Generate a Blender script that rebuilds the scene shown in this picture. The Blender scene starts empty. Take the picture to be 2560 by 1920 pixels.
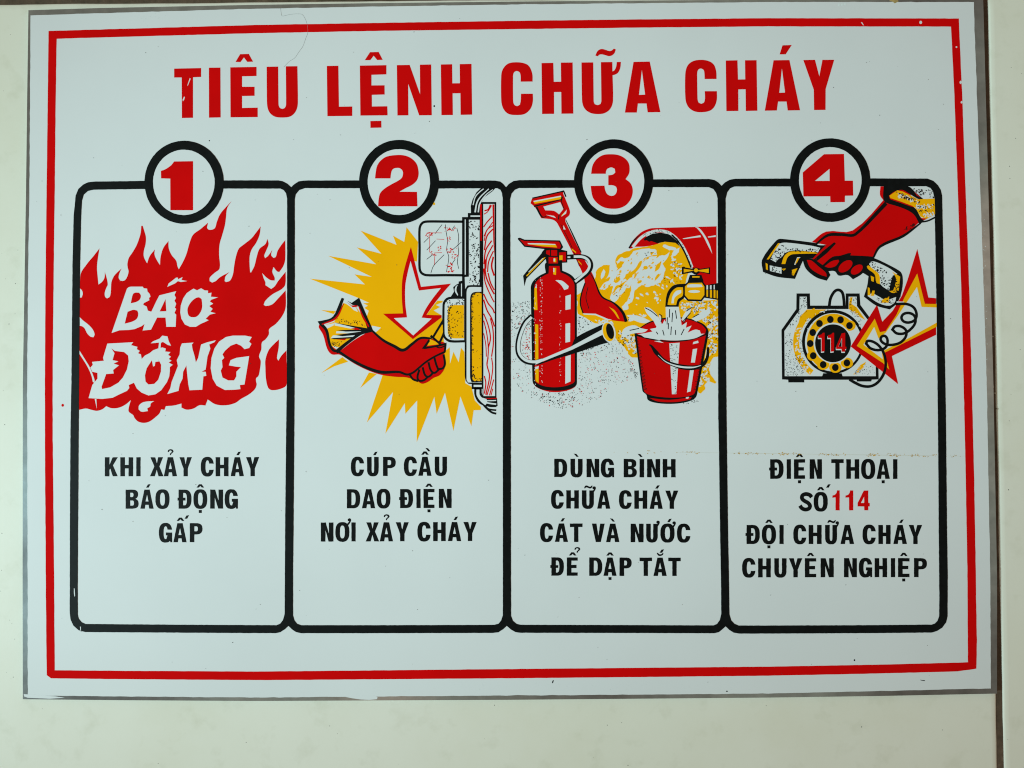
import bpy, math, random
from mathutils import Vector, Matrix
from mathutils.geometry import delaunay_2d_cdt
random.seed(7)
SC = bpy.context.scene
COL = SC.collection

# ------------------------------------------------------------------ camera, world, lamps, exposure
F, CX, CY, Z0 = 1950.0, 1280.0, 960.0, 0.0            # survey camera: pixels of a 2560 x 1920 view
RC = ((0.99992845, 0.01138402, 0.00367284), (-0.01146079, 0.99970086, 0.0216066), (-0.00342578, -0.02164715, 0.9997598))
CP = (0.00321995, 0.02328909, -0.33809898)            # camera in sign coordinates (right, down, into the wall)
def w3(u, v, w): return Vector((u, w, Z0 - v))
def wd(a): return Vector((a[0], a[2], -a[1]))
cam = bpy.data.cameras.new('camera'); camo = bpy.data.objects.new('camera', cam); COL.objects.link(camo)
r, d, f = wd(RC[0]), wd(RC[1]), wd(RC[2])
camo.matrix_world = Matrix(((r.x, -d.x, -f.x, 0), (r.y, -d.y, -f.y, 0), (r.z, -d.z, -f.z, 0), (0, 0, 0, 1)))
camo.location = w3(*CP)
cam.sensor_fit = 'HORIZONTAL'; cam.sensor_width = 36.0; cam.lens = F / 2560 * 36
cam.clip_start = 0.01; cam.clip_end = 50
SC.camera = camo
SC.cycles.filter_width = 1.1
SC.render.resolution_x, SC.render.resolution_y = 1024, 768

world = bpy.data.worlds.new('World'); SC.world = world; world.use_nodes = True
bg = world.node_tree.nodes['Background']
bg.inputs[0].default_value = (1.24, 1.0, 0.80, 1); bg.inputs[1].default_value = 0.262

def area(name, loc, target, size, energy, color):
    l = bpy.data.lights.new(name, 'AREA'); l.shape = 'SQUARE'; l.size = size; l.energy = energy; l.color = color
    o = bpy.data.objects.new(name, l); COL.objects.link(o); o.location = loc
    o.rotation_euler = (Vector(target) - Vector(loc)).to_track_quat('-Z', 'Y').to_euler()
    return o
lamp = area('window_light', (-1.75, -1.3, -0.42), (-0.045, 0, 0.008), 0.32, 0.93, (0.69, 1.0, 1.05)); lamp.data.spread = math.radians(22.5)
SC.view_settings.view_transform = 'Standard'; SC.view_settings.look = 'None'
SC.view_settings.exposure = 0; SC.view_settings.gamma = 1; SC.view_settings.use_curve_mapping = False

# ------------------------------------------------------------------ materials
def nodes_of(name):
    m = bpy.data.materials.new(name); m.use_nodes = True
    t = m.node_tree; b = t.nodes['Principled BSDF']
    tc = t.nodes.new('ShaderNodeTexCoord')
    return m, t, b, tc
def noise(t, tc, scale, detail=4, rough=0.55, mapping=None):
    n = t.nodes.new('ShaderNodeTexNoise'); n.inputs['Scale'].default_value = scale
    n.inputs['Detail'].default_value = detail; n.inputs['Roughness'].default_value = rough
    if mapping:
        mp = t.nodes.new('ShaderNodeMapping'); mp.inputs['Scale'].default_value = mapping
        t.links.new(tc.outputs['Object'], mp.inputs[0]); t.links.new(mp.outputs[0], n.inputs['Vector'])
    else: t.links.new(tc.outputs['Object'], n.inputs['Vector'])
    return n
def ramp(t, src, stops):
    r_ = t.nodes.new('ShaderNodeValToRGB'); el = r_.color_ramp.elements
    while len(el) < len(stops): el.new(0.5)
    for e, (p, c) in zip(el, stops): e.position = p; e.color = (*c, 1)
    t.links.new(src, r_.inputs[0]); return r_
def bump(t, b, src, dist, strength=1.0):
    n = t.nodes.new('ShaderNodeBump'); n.inputs['Strength'].default_value = strength; n.inputs['Distance'].default_value = dist
    t.links.new(src, n.inputs['Height']); t.links.new(n.outputs[0], b.inputs['Normal'])
def mixc(c, k): return tuple(min(1, max(0, x * k)) for x in c)

def ink(name, c, rough=0.42, spec=0.25, var=0.06, scale=60):
    m, t, b, tc = nodes_of(name)
    n = noise(t, tc, scale, 5)
    rr = ramp(t, n.outputs[0], [(0.3, mixc(c, 1 - var)), (0.7, mixc(c, 1 + var))])
    t.links.new(rr.outputs[0], b.inputs['Base Color'])
    b.inputs['Roughness'].default_value = rough; b.inputs['Specular IOR Level'].default_value = spec
    g = noise(t, tc, 2200, 3); bump(t, b, g.outputs[0], 0.00002, 0.35)
    return m
WHITE_C = (0.72, 0.76, 0.76)
M = {
 'w': ink('white_paint', WHITE_C, 0.4, 0.25, 0.028, 11),
 'r': ink('red_ink', (0.66, 0.0028, 0.0030), 0.6, 0.01, 0.06, 40),
 'y': ink('yellow_ink', (0.97, 0.455, 0.001), 0.5, 0.04, 0.04, 40),
 'k': ink('black_ink', (0.0035, 0.005, 0.005), 0.5, 0.1, 0.35, 300),
}
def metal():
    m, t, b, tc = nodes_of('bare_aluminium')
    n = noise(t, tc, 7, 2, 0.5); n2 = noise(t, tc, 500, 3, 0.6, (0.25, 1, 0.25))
    rr = ramp(t, n.outputs[0], [(0.30, (0.12, 0.11, 0.11)), (0.44, (0.38, 0.46, 0.48)), (0.56, (0.52, 0.68, 0.70)), (0.70, (0.85, 0.92, 0.92))])  # broad noise paints the rim's uneven reflections and glints into the colour
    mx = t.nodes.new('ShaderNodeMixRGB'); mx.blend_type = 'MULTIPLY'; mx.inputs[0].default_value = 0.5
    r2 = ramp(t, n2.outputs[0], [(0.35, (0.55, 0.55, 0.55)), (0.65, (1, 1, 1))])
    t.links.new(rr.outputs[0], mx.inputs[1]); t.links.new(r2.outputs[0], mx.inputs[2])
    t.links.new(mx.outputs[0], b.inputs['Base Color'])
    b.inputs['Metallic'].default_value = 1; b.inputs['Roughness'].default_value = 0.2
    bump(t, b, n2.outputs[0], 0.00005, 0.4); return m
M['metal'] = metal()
def tilemat():
    m, t, b, tc = nodes_of('glazed_tile')
    n = noise(t, tc, 16, 7, 0.6); n2 = noise(t, tc, 5, 3, 0.5); n3 = noise(t, tc, 90, 4, 0.6)
    a = ramp(t, n.outputs[0], [(0.3, (0.77, 0.765, 0.64)), (0.5, (0.80, 0.80, 0.69)), (0.72, (0.82, 0.825, 0.72))])
    c2 = ramp(t, n2.outputs[0], [(0.35, (0.96, 0.97, 0.94)), (0.65, (1.0, 1.0, 1.0))])
    c3 = ramp(t, n3.outputs[0], [(0.25, (0.86, 0.86, 0.82)), (0.45, (1, 1, 1))])
    mx = t.nodes.new('ShaderNodeMixRGB'); mx.blend_type = 'MULTIPLY'; mx.inputs[0].default_value = 1
    my = t.nodes.new('ShaderNodeMixRGB'); my.blend_type = 'MULTIPLY'; my.inputs[0].default_value = 0.6
    t.links.new(a.outputs[0], mx.inputs[1]); t.links.new(c2.outputs[0], mx.inputs[2])
    t.links.new(mx.outputs[0], my.inputs[1]); t.links.new(c3.outputs[0], my.inputs[2])
    t.links.new(my.outputs[0], b.inputs['Base Color'])
    b.inputs['Roughness'].default_value = 0.38; b.inputs['Specular IOR Level'].default_value = 0.35
    bump(t, b, n.outputs[0], 0.0006, 0.25); return m
M['tile'] = tilemat()
def groutmat():
    m, t, b, tc = nodes_of('brown_grout')
    n = noise(t, tc, 180, 6, 0.7)
    a = ramp(t, n.outputs[0], [(0.3, (0.05, 0.035, 0.018)), (0.6, (0.11, 0.07, 0.042)), (0.8, (0.2, 0.14, 0.095))])
    t.links.new(a.outputs[0], b.inputs['Base Color']); b.inputs['Roughness'].default_value = 0.9
    bump(t, b, n.outputs[0], 0.0008, 0.8); return m
M['grout'] = groutmat()
M['dirt'] = ink('dark_dust', (0.05, 0.055, 0.05), 0.8, 0.1, 0.2)
M['residue'] = ink('tape_residue', (0.52, 0.30, 0.05), 0.6, 0.2, 0.3, 200)
M['glue'] = ink('clear_glue', (0.72, 0.80, 0.79), 0.12, 0.6, 0.02)
M['crumb'] = ink('pale_mortar', (0.45, 0.42, 0.33), 0.8, 0.2, 0.2, 400)
M['film'] = ink('tape_film', (0.62, 0.62, 0.54), 0.6, 0.2, 0.12, 120)
M['hair'] = ink('hair', (0.30, 0.31, 0.30), 0.5, 0.2, 0.1)
M['stain'] = ink('rust_stain', (0.45, 0.33, 0.12), 0.6, 0.2, 0.3, 200)

# ------------------------------------------------------------------ survey helpers: view pixel -> wall-parallel plane
def P(x, y, w=0.0):
    a, b_ = (x - CX) / F, (y - CY) / F
    dd = [RC[0][i] * a + RC[1][i] * b_ + RC[2][i] for i in range(3)]
    k = (w - CP[2]) / dd[2]
    return (CP[0] + k * dd[0], CP[1] + k * dd[1])
S64, S32 = 640 / 2212, 320 / 2212
FR = {'A': (160, 480), 'a': (160, 640), 'B': (740, 440), 'b': (740, 680), 'C': (1240, 440), 'c': (1240, 620),
      'D': (1780, 420), 'd': (1780, 560), 'T1': (0, 0), 'T2': (640, 0), 'T3': (1280, 0), 'T4': (1920, 0),
      'F5': (0, 1440), 'F6': (640, 1440), 'F7': (1280, 1440), 'F8': (1920, 1440),
      'X1': (160, 1080), 'X2': (700, 1080), 'X3': (1240, 1080), 'X4': (1780, 1080), 'Z': (0, 0),
      'N1': (320, 320), 'N2': (860, 320), 'N3': (1380, 320), 'N4': (1920, 320)}
def sc(fr): return 1.0 if fr == 'Z' else (S32 if fr[0] == 'N' else S64)
def pt(fr, x, y):
    s = sc(fr); o = FR[fr]; return (o[0] + x * s, o[1] + y * s)
def pts(fr, s):
    out = []
    for tok in s.split():
        if tok in FR: fr = tok; continue
        x, y = tok.split(','); out.append(pt(fr, float(x), float(y)))
    return out

def smooth(p, closed=True, n=4, corner=52):
    N = len(p); tan = []
    for i in range(N):
        if not closed and i in (0, N - 1): tan.append((0, 0)); continue
        a, b_, c = p[i - 1], p[i], p[(i + 1) % N]
        d1 = (b_[0] - a[0], b_[1] - a[1]); d2 = (c[0] - b_[0], c[1] - b_[1])
        l1, l2 = math.hypot(*d1) + 1e-9, math.hypot(*d2) + 1e-9
        cs = max(-1, min(1, (d1[0] * d2[0] + d1[1] * d2[1]) / l1 / l2))
        if math.degrees(math.acos(cs)) > corner: tan.append(None); continue
        t = (d1[0] + d2[0], d1[1] + d2[1]); tl = math.hypot(*t) + 1e-9
        tan.append((t[0] / tl, t[1] / tl))
    out = []
    for i in range(N if closed else N - 1):
        a, c = p[i], p[(i + 1) % N]; L = math.hypot(c[0] - a[0], c[1] - a[1]) + 1e-9
        ch = ((c[0] - a[0]) / L, (c[1] - a[1]) / L)
        t0 = tan[i] if tan[i] not in (None, (0, 0)) else ch
        t1 = tan[(i + 1) % N] if tan[(i + 1) % N] not in (None, (0, 0)) else ch
        m = n if L > 2.0 else 1
        lp, ln = math.dist(p[i - 1], a) if closed or i else L, math.dist(c, p[(i + 2) % N]) if closed or i + 2 < N else L
        L0, L1 = min(L, 2.2 * lp), min(L, 2.2 * ln)
        for k in range(m):
            s = k / m; s2, s3 = s * s, s * s * s
            h0, h1, h2, h3 = 2 * s3 - 3 * s2 + 1, s3 - 2 * s2 + s, -2 * s3 + 3 * s2, s3 - s2
            out.append((h0 * a[0] + h1 * L0 * t0[0] + h2 * c[0] + h3 * L1 * t1[0], h0 * a[1] + h1 * L0 * t0[1] + h2 * c[1] + h3 * L1 * t1[1]))
    if not closed: out.append(p[-1])
    return out
def roughen(p, step=9, amp=0.55):
    out = []; N = len(p)
    for i in range(N):
        a, c = p[i], p[(i + 1) % N]; L = math.hypot(c[0] - a[0], c[1] - a[1]); m = max(1, int(L / step))
        for k in range(m):
            s = k / m
            out.append((a[0] + (c[0] - a[0]) * s + random.gauss(0, amp) * (1 if m > 1 or L > 3 else .4), a[1] + (c[1] - a[1]) * s + random.gauss(0, amp)))
    return out
def winding(q, rings):
    x, y = q; wn = 0; eo = 0
    for rg in rings:
        n = len(rg); j = n - 1
        for i in range(n):
            x1, y1 = rg[j]; x2, y2 = rg[i]; j = i
            if (y1 <= y) != (y2 <= y):
                if x1 + (y - y1) * (x2 - x1) / (y2 - y1) > x:
                    wn += 1 if y2 > y1 else -1; eo ^= 1
    return wn, eo
def clean(rg):
    out = []
    for q in rg:
        if not out or math.hypot(q[0] - out[-1][0], q[1] - out[-1][1]) > 0.02: out.append(q)
    while len(out) > 1 and math.hypot(out[0][0] - out[-1][0], out[0][1] - out[-1][1]) < 0.02: out.pop()
    return out

STEP = 0.000018            # thickness of one coat of ink
class Mesh:
    def __init__(self): self.v = []; self.f = []
    def fill(self, rings, layer, rule='eo', base=0.0, w=None):
        rings = [clean(rg) for rg in rings]; rings = [rg for rg in rings if len(rg) > 2]
        if not rings: return
        vs = []; es = []
        for rg in rings:
            o = len(vs); vs += [Vector(q) for q in rg]; n = len(rg)
            es += [(o + i, o + (i + 1) % n) for i in range(n)]
        V, E_, T, *_ = delaunay_2d_cdt(vs, es, [], 0, 1e-5)
        keep = []
        for t in T:
            c = (sum(V[i].x for i in t) / 3, sum(V[i].y for i in t) / 3)
            a = abs((V[t[1]].x - V[t[0]].x) * (V[t[2]].y - V[t[0]].y) - (V[t[2]].x - V[t[0]].x) * (V[t[1]].y - V[t[0]].y))
            if a < 1e-7: continue
            wn, eo = winding(c, rings)
            if (eo if rule == 'eo' else wn != 0): keep.append(t)
        top = -layer * STEP if w is None else w
        o = len(self.v); n = len(V)
        uv = [P(q.x, q.y) for q in V]
        self.v += [w3(a, b_, top) for a, b_ in uv] + [w3(a, b_, base) for a, b_ in uv]
        cnt = {}
        for t in keep:
            a = (V[t[1]].x - V[t[0]].x) * (V[t[2]].y - V[t[0]].y) - (V[t[2]].x - V[t[0]].x) * (V[t[1]].y - V[t[0]].y)
            tt = list(t) if a < 0 else list(t)[::-1]        # counter-clockwise seen from the room
            tt = tt[::-1] if False else tt
            self.f.append([o + i for i in tt])
            for k in range(3):
                e = (tt[k], tt[(k + 1) % 3]); cnt[e] = cnt.get(e, 0) + 1
        for (a, b_) in cnt:
            if (b_, a) not in cnt: self.f.append([o + b_, o + a, o + n + a, o + n + b_])
        return self
    def stroke(self, p, wid, layer, sm=True, caps=True):
        if sm: p = smooth(p, False, 5, 75)
        q = clean(p); N = len(q)
        ws = wid if isinstance(wid, (list, tuple)) else [wid, wid]
        tot = sum(math.dist(q[i], q[i + 1]) for i in range(N - 1)); acc = 0
        Lf, Rt = [], []
        for i in range(N):
            if i: acc += math.dist(q[i - 1], q[i])
            u = acc / tot * (len(ws) - 1); k = min(int(u), len(ws) - 2); hw = (ws[k] + (ws[k + 1] - ws[k]) * (u - k)) / 2
            a, c = q[max(0, i - 1)], q[min(N - 1, i + 1)]; dx, dy = c[0] - a[0], c[1] - a[1]; l = math.hypot(dx, dy) + 1e-9
            if 0 < i < N - 1:
                e1 = (q[i][0] - a[0], q[i][1] - a[1]); e2 = (c[0] - q[i][0], c[1] - q[i][1])
                cs = (e1[0] * e2[0] + e1[1] * e2[1]) / (math.hypot(*e1) * math.hypot(*e2) + 1e-9)
                hw = hw / max(0.6, math.sqrt(max(0, (1 + cs) / 2)))
            nx, ny = -dy / l * hw, dx / l * hw
            ext = (0, 0)
            if caps and i in (0, N - 1): s = -0.3 if i == 0 else 0.3; ext = (dx / l * hw * s, dy / l * hw * s)
            Lf.append((q[i][0] + nx + ext[0], q[i][1] + ny + ext[1])); Rt.append((q[i][0] - nx + ext[0], q[i][1] - ny + ext[1]))
        return self.fill([Lf + Rt[::-1]], layer, 'nz')
    def flecks(self, rings, n, size, layer, seed, elong=2.2, ang=None):
        rnd = random.Random(seed); xs = [q[0] for q in rings[0]]; ys = [q[1] for q in rings[0]]; done = 0; tries = 0
        while done < n and tries < n * 30:
            tries += 1
            x, y = rnd.uniform(min(xs), max(xs)), rnd.uniform(min(ys), max(ys))
            if not winding((x, y), rings)[1]: continue
            s = rnd.uniform(*size); e = rnd.uniform(1, elong); th = rnd.uniform(0, 6.283) if ang is None else ang + rnd.gauss(0, .35)
            m = 5; poly = []
            for k in range(m):
                a = k * 6.283 / m; rx, ry = s * e * math.cos(a) * rnd.uniform(.6, 1.2), s * math.sin(a) * rnd.uniform(.6, 1.2)
                poly.append((x + rx * math.cos(th) - ry * math.sin(th), y + rx * math.sin(th) + ry * math.cos(th)))
            o = len(self.v); lw = -(layer + rnd.random() * 0.7) * STEP
            self.v += [w3(*P(*q), lw) for q in poly]; self.f.append([o + k for k in range(m)][::-1]); done += 1
        return self
    def build(self, name, mat, parent=None, kind=None, label=None):
        me = bpy.data.meshes.new(name); me.from_pydata(self.v, [], self.f); me.validate(); me.update()
        me.materials.append(M[mat]); o = bpy.data.objects.new(name, me); COL.objects.link(o)
        if parent: o.parent = parent
        if kind: o['kind'] = kind
        if label: o['label'] = label
        return o
def S(fr, s): return smooth(pts(fr, s))          # smooth outline (sharp corners stay sharp)
def R(fr, s): return pts(fr, s)                  # straight-edged outline
def part(name, mat, layer, parent, shapes=(), strokes=(), label=None, split=False):
    """shapes: ring or list of rings (even-odd); strokes: (points, width in survey units)"""
    out = []; m = Mesh(); k = 0
    for s in shapes:
        m.fill(s if isinstance(s[0], list) else [s], layer + 0.045 * (k % 7)); k += 1
        if split: out.append(m.build(name, mat, parent, label=label)); m = Mesh()
    for q, wd_ in strokes:
        g = {'k': 1.25, 'r': 1.2}.get(mat, 1.0)
        wd_ = [x * g for x in wd_] if isinstance(wd_, list) else wd_ * g
        m.stroke(q, wd_, layer + 0.045 * (k % 7)); k += 1
        if split: out.append(m.build(name, mat, parent, label=label)); m = Mesh()
    return out[0] if split else m.build(name, mat, parent, label=label)
def K(fr, s, w):                                 # one stroke; width in the units of that frame
    k = sc(fr); return (pts(fr, s), [x * k for x in w] if isinstance(w, (list, tuple)) else w * k)
def ell(cx, cy, rx, ry, rot=0, n=40):
    c, s = math.cos(rot), math.sin(rot)
    return [(cx + rx * math.cos(t) * c - ry * math.sin(t) * s, cy + rx * math.cos(t) * s + ry * math.sin(t) * c) for t in (i * 2 * math.pi / n for i in range(n))]
def E(fr, cx, cy, rx, ry, rot=0, n=32):
    x, y = pt(fr, cx, cy); k = sc(fr); return ell(x, y, rx * k, ry * k, rot, n)

# ------------------------------------------------------------------ the tiled wall
TW = 0.0018                                      # tile face lies this far behind the printed face
a = P(2455.5, 0, TW); b_ = P(2496, 1920, TW); tl = P(0, 9.5, TW)
up = Vector((b_[0] - a[0], b_[1] - a[1])).normalized()         # down along the vertical joint
rt = Vector((up.y, -up.x))                                     # right along the horizontal joint
def cross(o, dvec, q, e):
    det = dvec.x * (-e.y) + e.x * dvec.y; dx, dy = q[0] - o[0], q[1] - o[1]
    s = (dx * (-e.y) + e.x * dy) / det; return Vector((o[0] + dvec.x * s, o[1] + dvec.y * s))
cor = cross(a, up, tl, rt)                                     # top right corner of the tile behind the sign
GAP, TSZ = 0.0026, 0.5
wallm = Mesh()
def slab(m, c4, w0, w1):
    o = len(m.v)
    for w_ in (w0, w1): m.v += [w3(q.x, q.y, w_) for q in c4]
    m.f += [[o + 3, o + 2, o + 1, o], [o + 4, o + 5, o + 6, o + 7]] + [[o + i, o + (i + 1) % 4, o + 4 + (i + 1) % 4, o + 4 + i] for i in range(4)]
def corner4(x0, y0, x1, y1): return [cor + rt * x + up * y for x, y in ((x0, y0), (x1, y0), (x1, y1), (x0, y1))]
slab(wallm, corner4(-TSZ * 2 - .01, -TSZ - .01, TSZ + .01, TSZ * 2 + .01), TW + 0.0007, TW + 0.012)
wall = wallm.build('wall', 'grout'); wall['kind'] = 'structure'
wall['label'] = 'cream glazed tile wall with brown grout joints'; wall['category'] = 'wall'
def tile(x0, y0, x1, y1, seed):
    rnd = random.Random(seed); per = []
    def edge(p, q):
        n = 90
        for i in range(n):
            s = i / n; per.append((p[0] + (q[0] - p[0]) * s, p[1] + (q[1] - p[1]) * s))
    c = [(x0, y0), (x1, y0), (x1, y1), (x0, y1)]
    for i in range(4): edge(c[i], c[(i + 1) % 4])
    N = len(per); jit = [rnd.gauss(0, 1) for _ in range(N)]
    jit = [sum(jit[(i + k) % N] for k in range(-2, 3)) / 5 for i in range(N)]
    cxm, cym = (x0 + x1) / 2, (y0 + y1) / 2; hx, hy = (x1 - x0) / 2, (y1 - y0) / 2
    m = Mesh()
    for ins, w_ in ((0, 0.006), (0, 0.0009), (0.0004, 0.00035), (0.0011, 0.0001), (0.0026, 0.0)):
        for i, (x, y) in enumerate(per):
            j = jit[i] * 0.00022
            X = cxm + (x - cxm) * (1 - (ins + j) / hx); Y = cym + (y - cym) * (1 - (ins + j) / hy)
            q = cor + rt * X + up * Y; m.v.append(w3(q.x, q.y, TW + w_))
    for k in range(4):
        for i in range(N): m.f.append([k * N + i, k * N + (i + 1) % N, (k + 1) * N + (i + 1) % N, (k + 1) * N + i][::-1])
    m.f.append([4 * N + i for i in range(N)][::-1])
    o = m.build('tile', 'tile', wall)
    for p_ in o.data.polygons: p_.use_smooth = len(p_.vertices) == 4
    return o
for i in (-2, -1, 0):
    for j in (-1, 0, 1):
        x0, y0 = (i * TSZ) + (GAP if i >= 0 else 0), j * TSZ + 0
        x0 = i * TSZ + GAP; x1 = (i + 1) * TSZ
        if i == -1: x0, x1 = -TSZ + GAP, 0
        y0, y1 = j * TSZ, (j + 1) * TSZ - GAP
        tile(x0, y0, x1, y1, i * 7 + j)

rd = random.Random(3); dm_ = Mesh()
for _ in range(45):                              # specks of dirt on the glaze
    x, y = rd.choice(((rd.uniform(0, 50), rd.uniform(60, 1900)), (rd.uniform(0, 2480), rd.uniform(1760, 1915)), (rd.uniform(2515, 2558), rd.uniform(0, 1900))))
    r0 = rd.uniform(.4, 1.3); o = len(dm_.v)
    for k in range(6):
        q = P(x + r0 * math.cos(k * 1.047) * rd.uniform(.6, 1.3), y + r0 * math.sin(k * 1.047) * rd.uniform(.6, 1.3), TW); dm_.v.append(w3(q[0], q[1], TW - 0.00002))
    dm_.f.append([o + k for k in range(6)][::-1])
dm_.build('dirt_specks', 'dirt', wall, 'stuff')
for x, y, r0 in ((2487.5, 962, 4.2), (2489, 967, 3.6), (2496, 983, 3.2), (2489, 840, 2.2), (2501, 1022, 3)):   # crumbs of mortar in the joint
    cm = Mesh(); cm.fill([ell(x, y, r0 * .9, r0 * .7, .5, 9)], 0, base=TW + 0.001, w=TW + 0.0001); cm.build('mortar_crumb', 'crumb', wall)

# ------------------------------------------------------------------ the sign
sign = bpy.data.objects.new('fire_instruction_sign', None); COL.objects.link(sign)
sign['label'] = 'white metal fire instruction sign with red border and four numbered picture panels'
sign['category'] = 'sign'
pm = Mesh()
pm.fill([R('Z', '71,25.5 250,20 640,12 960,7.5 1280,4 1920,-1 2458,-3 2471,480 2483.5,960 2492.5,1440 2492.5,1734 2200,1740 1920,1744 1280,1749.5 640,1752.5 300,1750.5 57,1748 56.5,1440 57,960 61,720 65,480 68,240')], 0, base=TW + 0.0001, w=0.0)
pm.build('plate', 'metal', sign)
field = part('painted_field', 'w', 1, sign, [roughen(R('Z', '76.4,38.5 250,33 640,21.8 960,16 1280,11.3 1600,8 1920,5 2434,5 2451,480 2467,960 2475.5,1440 2477,1721 2200,1727.5 1920,1733.7 1600,1736.5 1280,1738.5 960,1741 640,1743.8 300,1741 69.4,1738.5 69,1440 68,960 70,720 73.5,480 75,240'), 14, 0.3)])
part('red_border', 'r', 2, sign, [[roughen(R('Z', '121.5,77.5 250,73.8 640,62.5 960,57 1280,52.3 1600,48.5 1920,45.5 2397,46.3 2405.5,240 2414,480 2423,720 2429.5,960 2435.5,1200 2439.5,1440 2442,1600 2441,1672 2394,1678.5 2200,1683.5 1920,1689.2 1600,1692.5 1280,1695.6 960,1698 640,1700.3 300,1697.8 128,1695.8 116.8,1688 114.5,1440 112.5,1100 112.4,960 113.7,720 116.5,480 119.5,240'), 12, .15),
      roughen(R('Z', '141.8,96.9 250,93.7 640,83 960,77 1280,73 1600,69 1920,66 2377.5,66.5 2386,240 2394.5,480 2403,720 2409,960 2414.5,1200 2418.6,1440 2419.7,1655.8 2200,1661.5 1920,1666.6 1600,1669.5 1280,1672.5 960,1675.7 640,1678.7 300,1677 137,1675.8 135.4,1440 132,1100 131.6,960 133.8,720 137,480 139.5,240'), 12, .15)]])

# panel frame: one outer outline, four openings
fo = R('Z', '234,454.2 362,452.3 559,451.2 640,451 695,451.2 706,453 718,459 728,468 737,459.5 747,453.5 758.6,451.4 898,451.2 1097,451.5 1237,451.6 1250,454 1258,460 1265,468.4 1272,460 1284,452.5 1299,450.4 1435,450.2 1633,448.6 1772,447.8 1786,450 1796,456.5 1803.6,464.6 1812,456 1824,449.5 1838,447 1975,446.6 2175,446.2 2318,446.6 2333,452.5 2344.5,463.4 2351.5,475 2355,489.4 2358.7,680 2362,900 2364.5,1040 2367,1300 2369,1440 2368.6,1541 2365,1556 2355,1569 2343,1577 2329.4,1581.3 2151,1582.8 1920,1583.8 1847,1583.8 1834,1581.5 1823,1574.5 1813.8,1565.9 1806,1573 1797,1580 1786,1583 1600,1582.4 1301.7,1581.8 1288,1580 1277,1573.5 1267,1564.4 1257,1573.5 1246,1580.5 1232,1582.2 950,1582.8 753,1582.8 740,1580 730,1573 721.6,1564.4 712,1573 701,1580.5 689,1582.8 640,1582.6 214,1580 197,1575.5 184,1564 177,1549 174.7,1532 175,1311 176.5,1080 178.8,960 181.7,653 184.5,540 189.5,489 196,472.5 208,461.5 220,456')
op = ['234,474.3 362,472.6 559,471.6 700.8,471.6 709,475 715,483 718,497 717.8,700 717,960 715.2,1100 713.2,1300 712.3,1440 711.8,1535.5 707.5,1550 700.5,1559 690.6,1563 450,1561.8 214,1560 204,1555.5 197.3,1547 194.4,1535 194.5,1440 195.3,1300 196.8,1080 198,960 200.5,653 203,540 205,502 209.5,487 219.5,477.5',
      '763,470.4 898,470.6 1097,471.3 1243.5,470.6 1251,475 1255,483 1256.7,495 1257,960 1257.2,1440 1257,1538 1253,1551 1246,1559 1235,1562.2 950,1563 753,1563 743,1559.5 736,1551 732.6,1538 732.6,1440 734,1300 735.5,1100 736.6,960 737,700 737,498 739.5,486 748,475.5',
      '1298,470.3 1435,469.8 1633,468 1772,468 1783,472.5 1790,482 1794,496 1795,800 1795.5,1040 1797,1100 1800.5,1350 1802.5,1460 1803,1535.5 1799.5,1550 1792.5,1559.5 1783.4,1563.5 1600,1562.8 1301.7,1562 1291.5,1559.5 1282.5,1552 1277.7,1540 1277.4,1440 1277,1100 1276.8,800 1275.3,560 1275.3,498 1279,484 1287,474.5',
      '1835,466.3 1975,466.2 2175,465.8 2315,465.7 2326,470 2332,478.5 2336,495 2340,700 2343,900 2345,1080 2347,1350 2348.3,1500 2347.6,1541 2343.5,1552 2337,1558.5 2328,1561.6 2151,1563 1920,1563.8 1847,1563.8 1836,1559.5 1828,1551 1823.4,1535.5 1822.2,1440 1820.3,1350 1817,1100 1815,900 1814.2,600 1814,496 1818,481 1825,471']
part('panel_frame', 'k', 7, sign, [[roughen(fo, 6, .13)] + [roughen(R('Z', s), 6, .13) for s in op]])

# number badges: white disc, black ring, red numeral
BD = [((460.5, 455.8, 99, 103.7), (460, 456.1, 77, 81.6)), ((997.6, 454.7, 99.7, 104.7), (997.2, 455.4, 77.9, 82.4)),
      ((1533.7, 453.8, 99, 105.2), (1533.2, 453.8, 77.2, 82.8)), ((2075.2, 450.5, 100.2, 104.5), (2075.3, 450.4, 78.3, 82.4))]
NUM = [[pts('N1', '800,580 1127,575 1127,1422 735,1422 733,877 575,872 572,742 620,728 670,703 715,672 755,640')],
       [S('N2', '537,873 550,760 575,650 640,560 740,495 930,468 1060,480 1170,530 1255,620 1288,740 1285,840 1250,920 1170,990 1060,1045 960,1103 1262,1105 1270,1355 590,1355 600,1230 625,1130 700,1050 820,975 940,910 1000,860 1020,790 1010,740 970,700 910,692 850,710 820,760 803,873')],
       [S('N3', '675,793 700,650 770,540 880,470 1010,455 1140,468 1250,520 1320,600 1340,690 1330,790 1270,885 1350,950 1390,1040 1390,1140 1350,1250 1270,1340 1160,1388 1040,1397 900,1375 780,1300 700,1190 667,1003 905,998 920,1080 960,1150 1030,1175 1090,1150 1120,1080 1105,1020 1050,993 972,990 972,820 1050,805 1092,770 1085,710 1030,683 960,705 935,745 927,793')],
       [pts('N4', '965,455 1310,450 1325,912 1465,912 1470,1170 1327,1173 1325,1282 1075,1285 1072,1182 610,1185 598,770'), pts('N4', '1060,708 1062,915 808,917')]]
for (o_, i_), nm in zip(BD, NUM):
    ring = part('number_badge', 'k', 9, sign, [[roughen(ell(*o_, n=120), 6, .14), roughen(ell(*i_, n=110), 6, .14)]])
    part('badge_field', 'w', 8, ring, [ell(i_[0], i_[1], i_[2] + 6, i_[3] + 6, n=60)])
    part('numeral', 'r', 9.6, ring, [nm])

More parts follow.
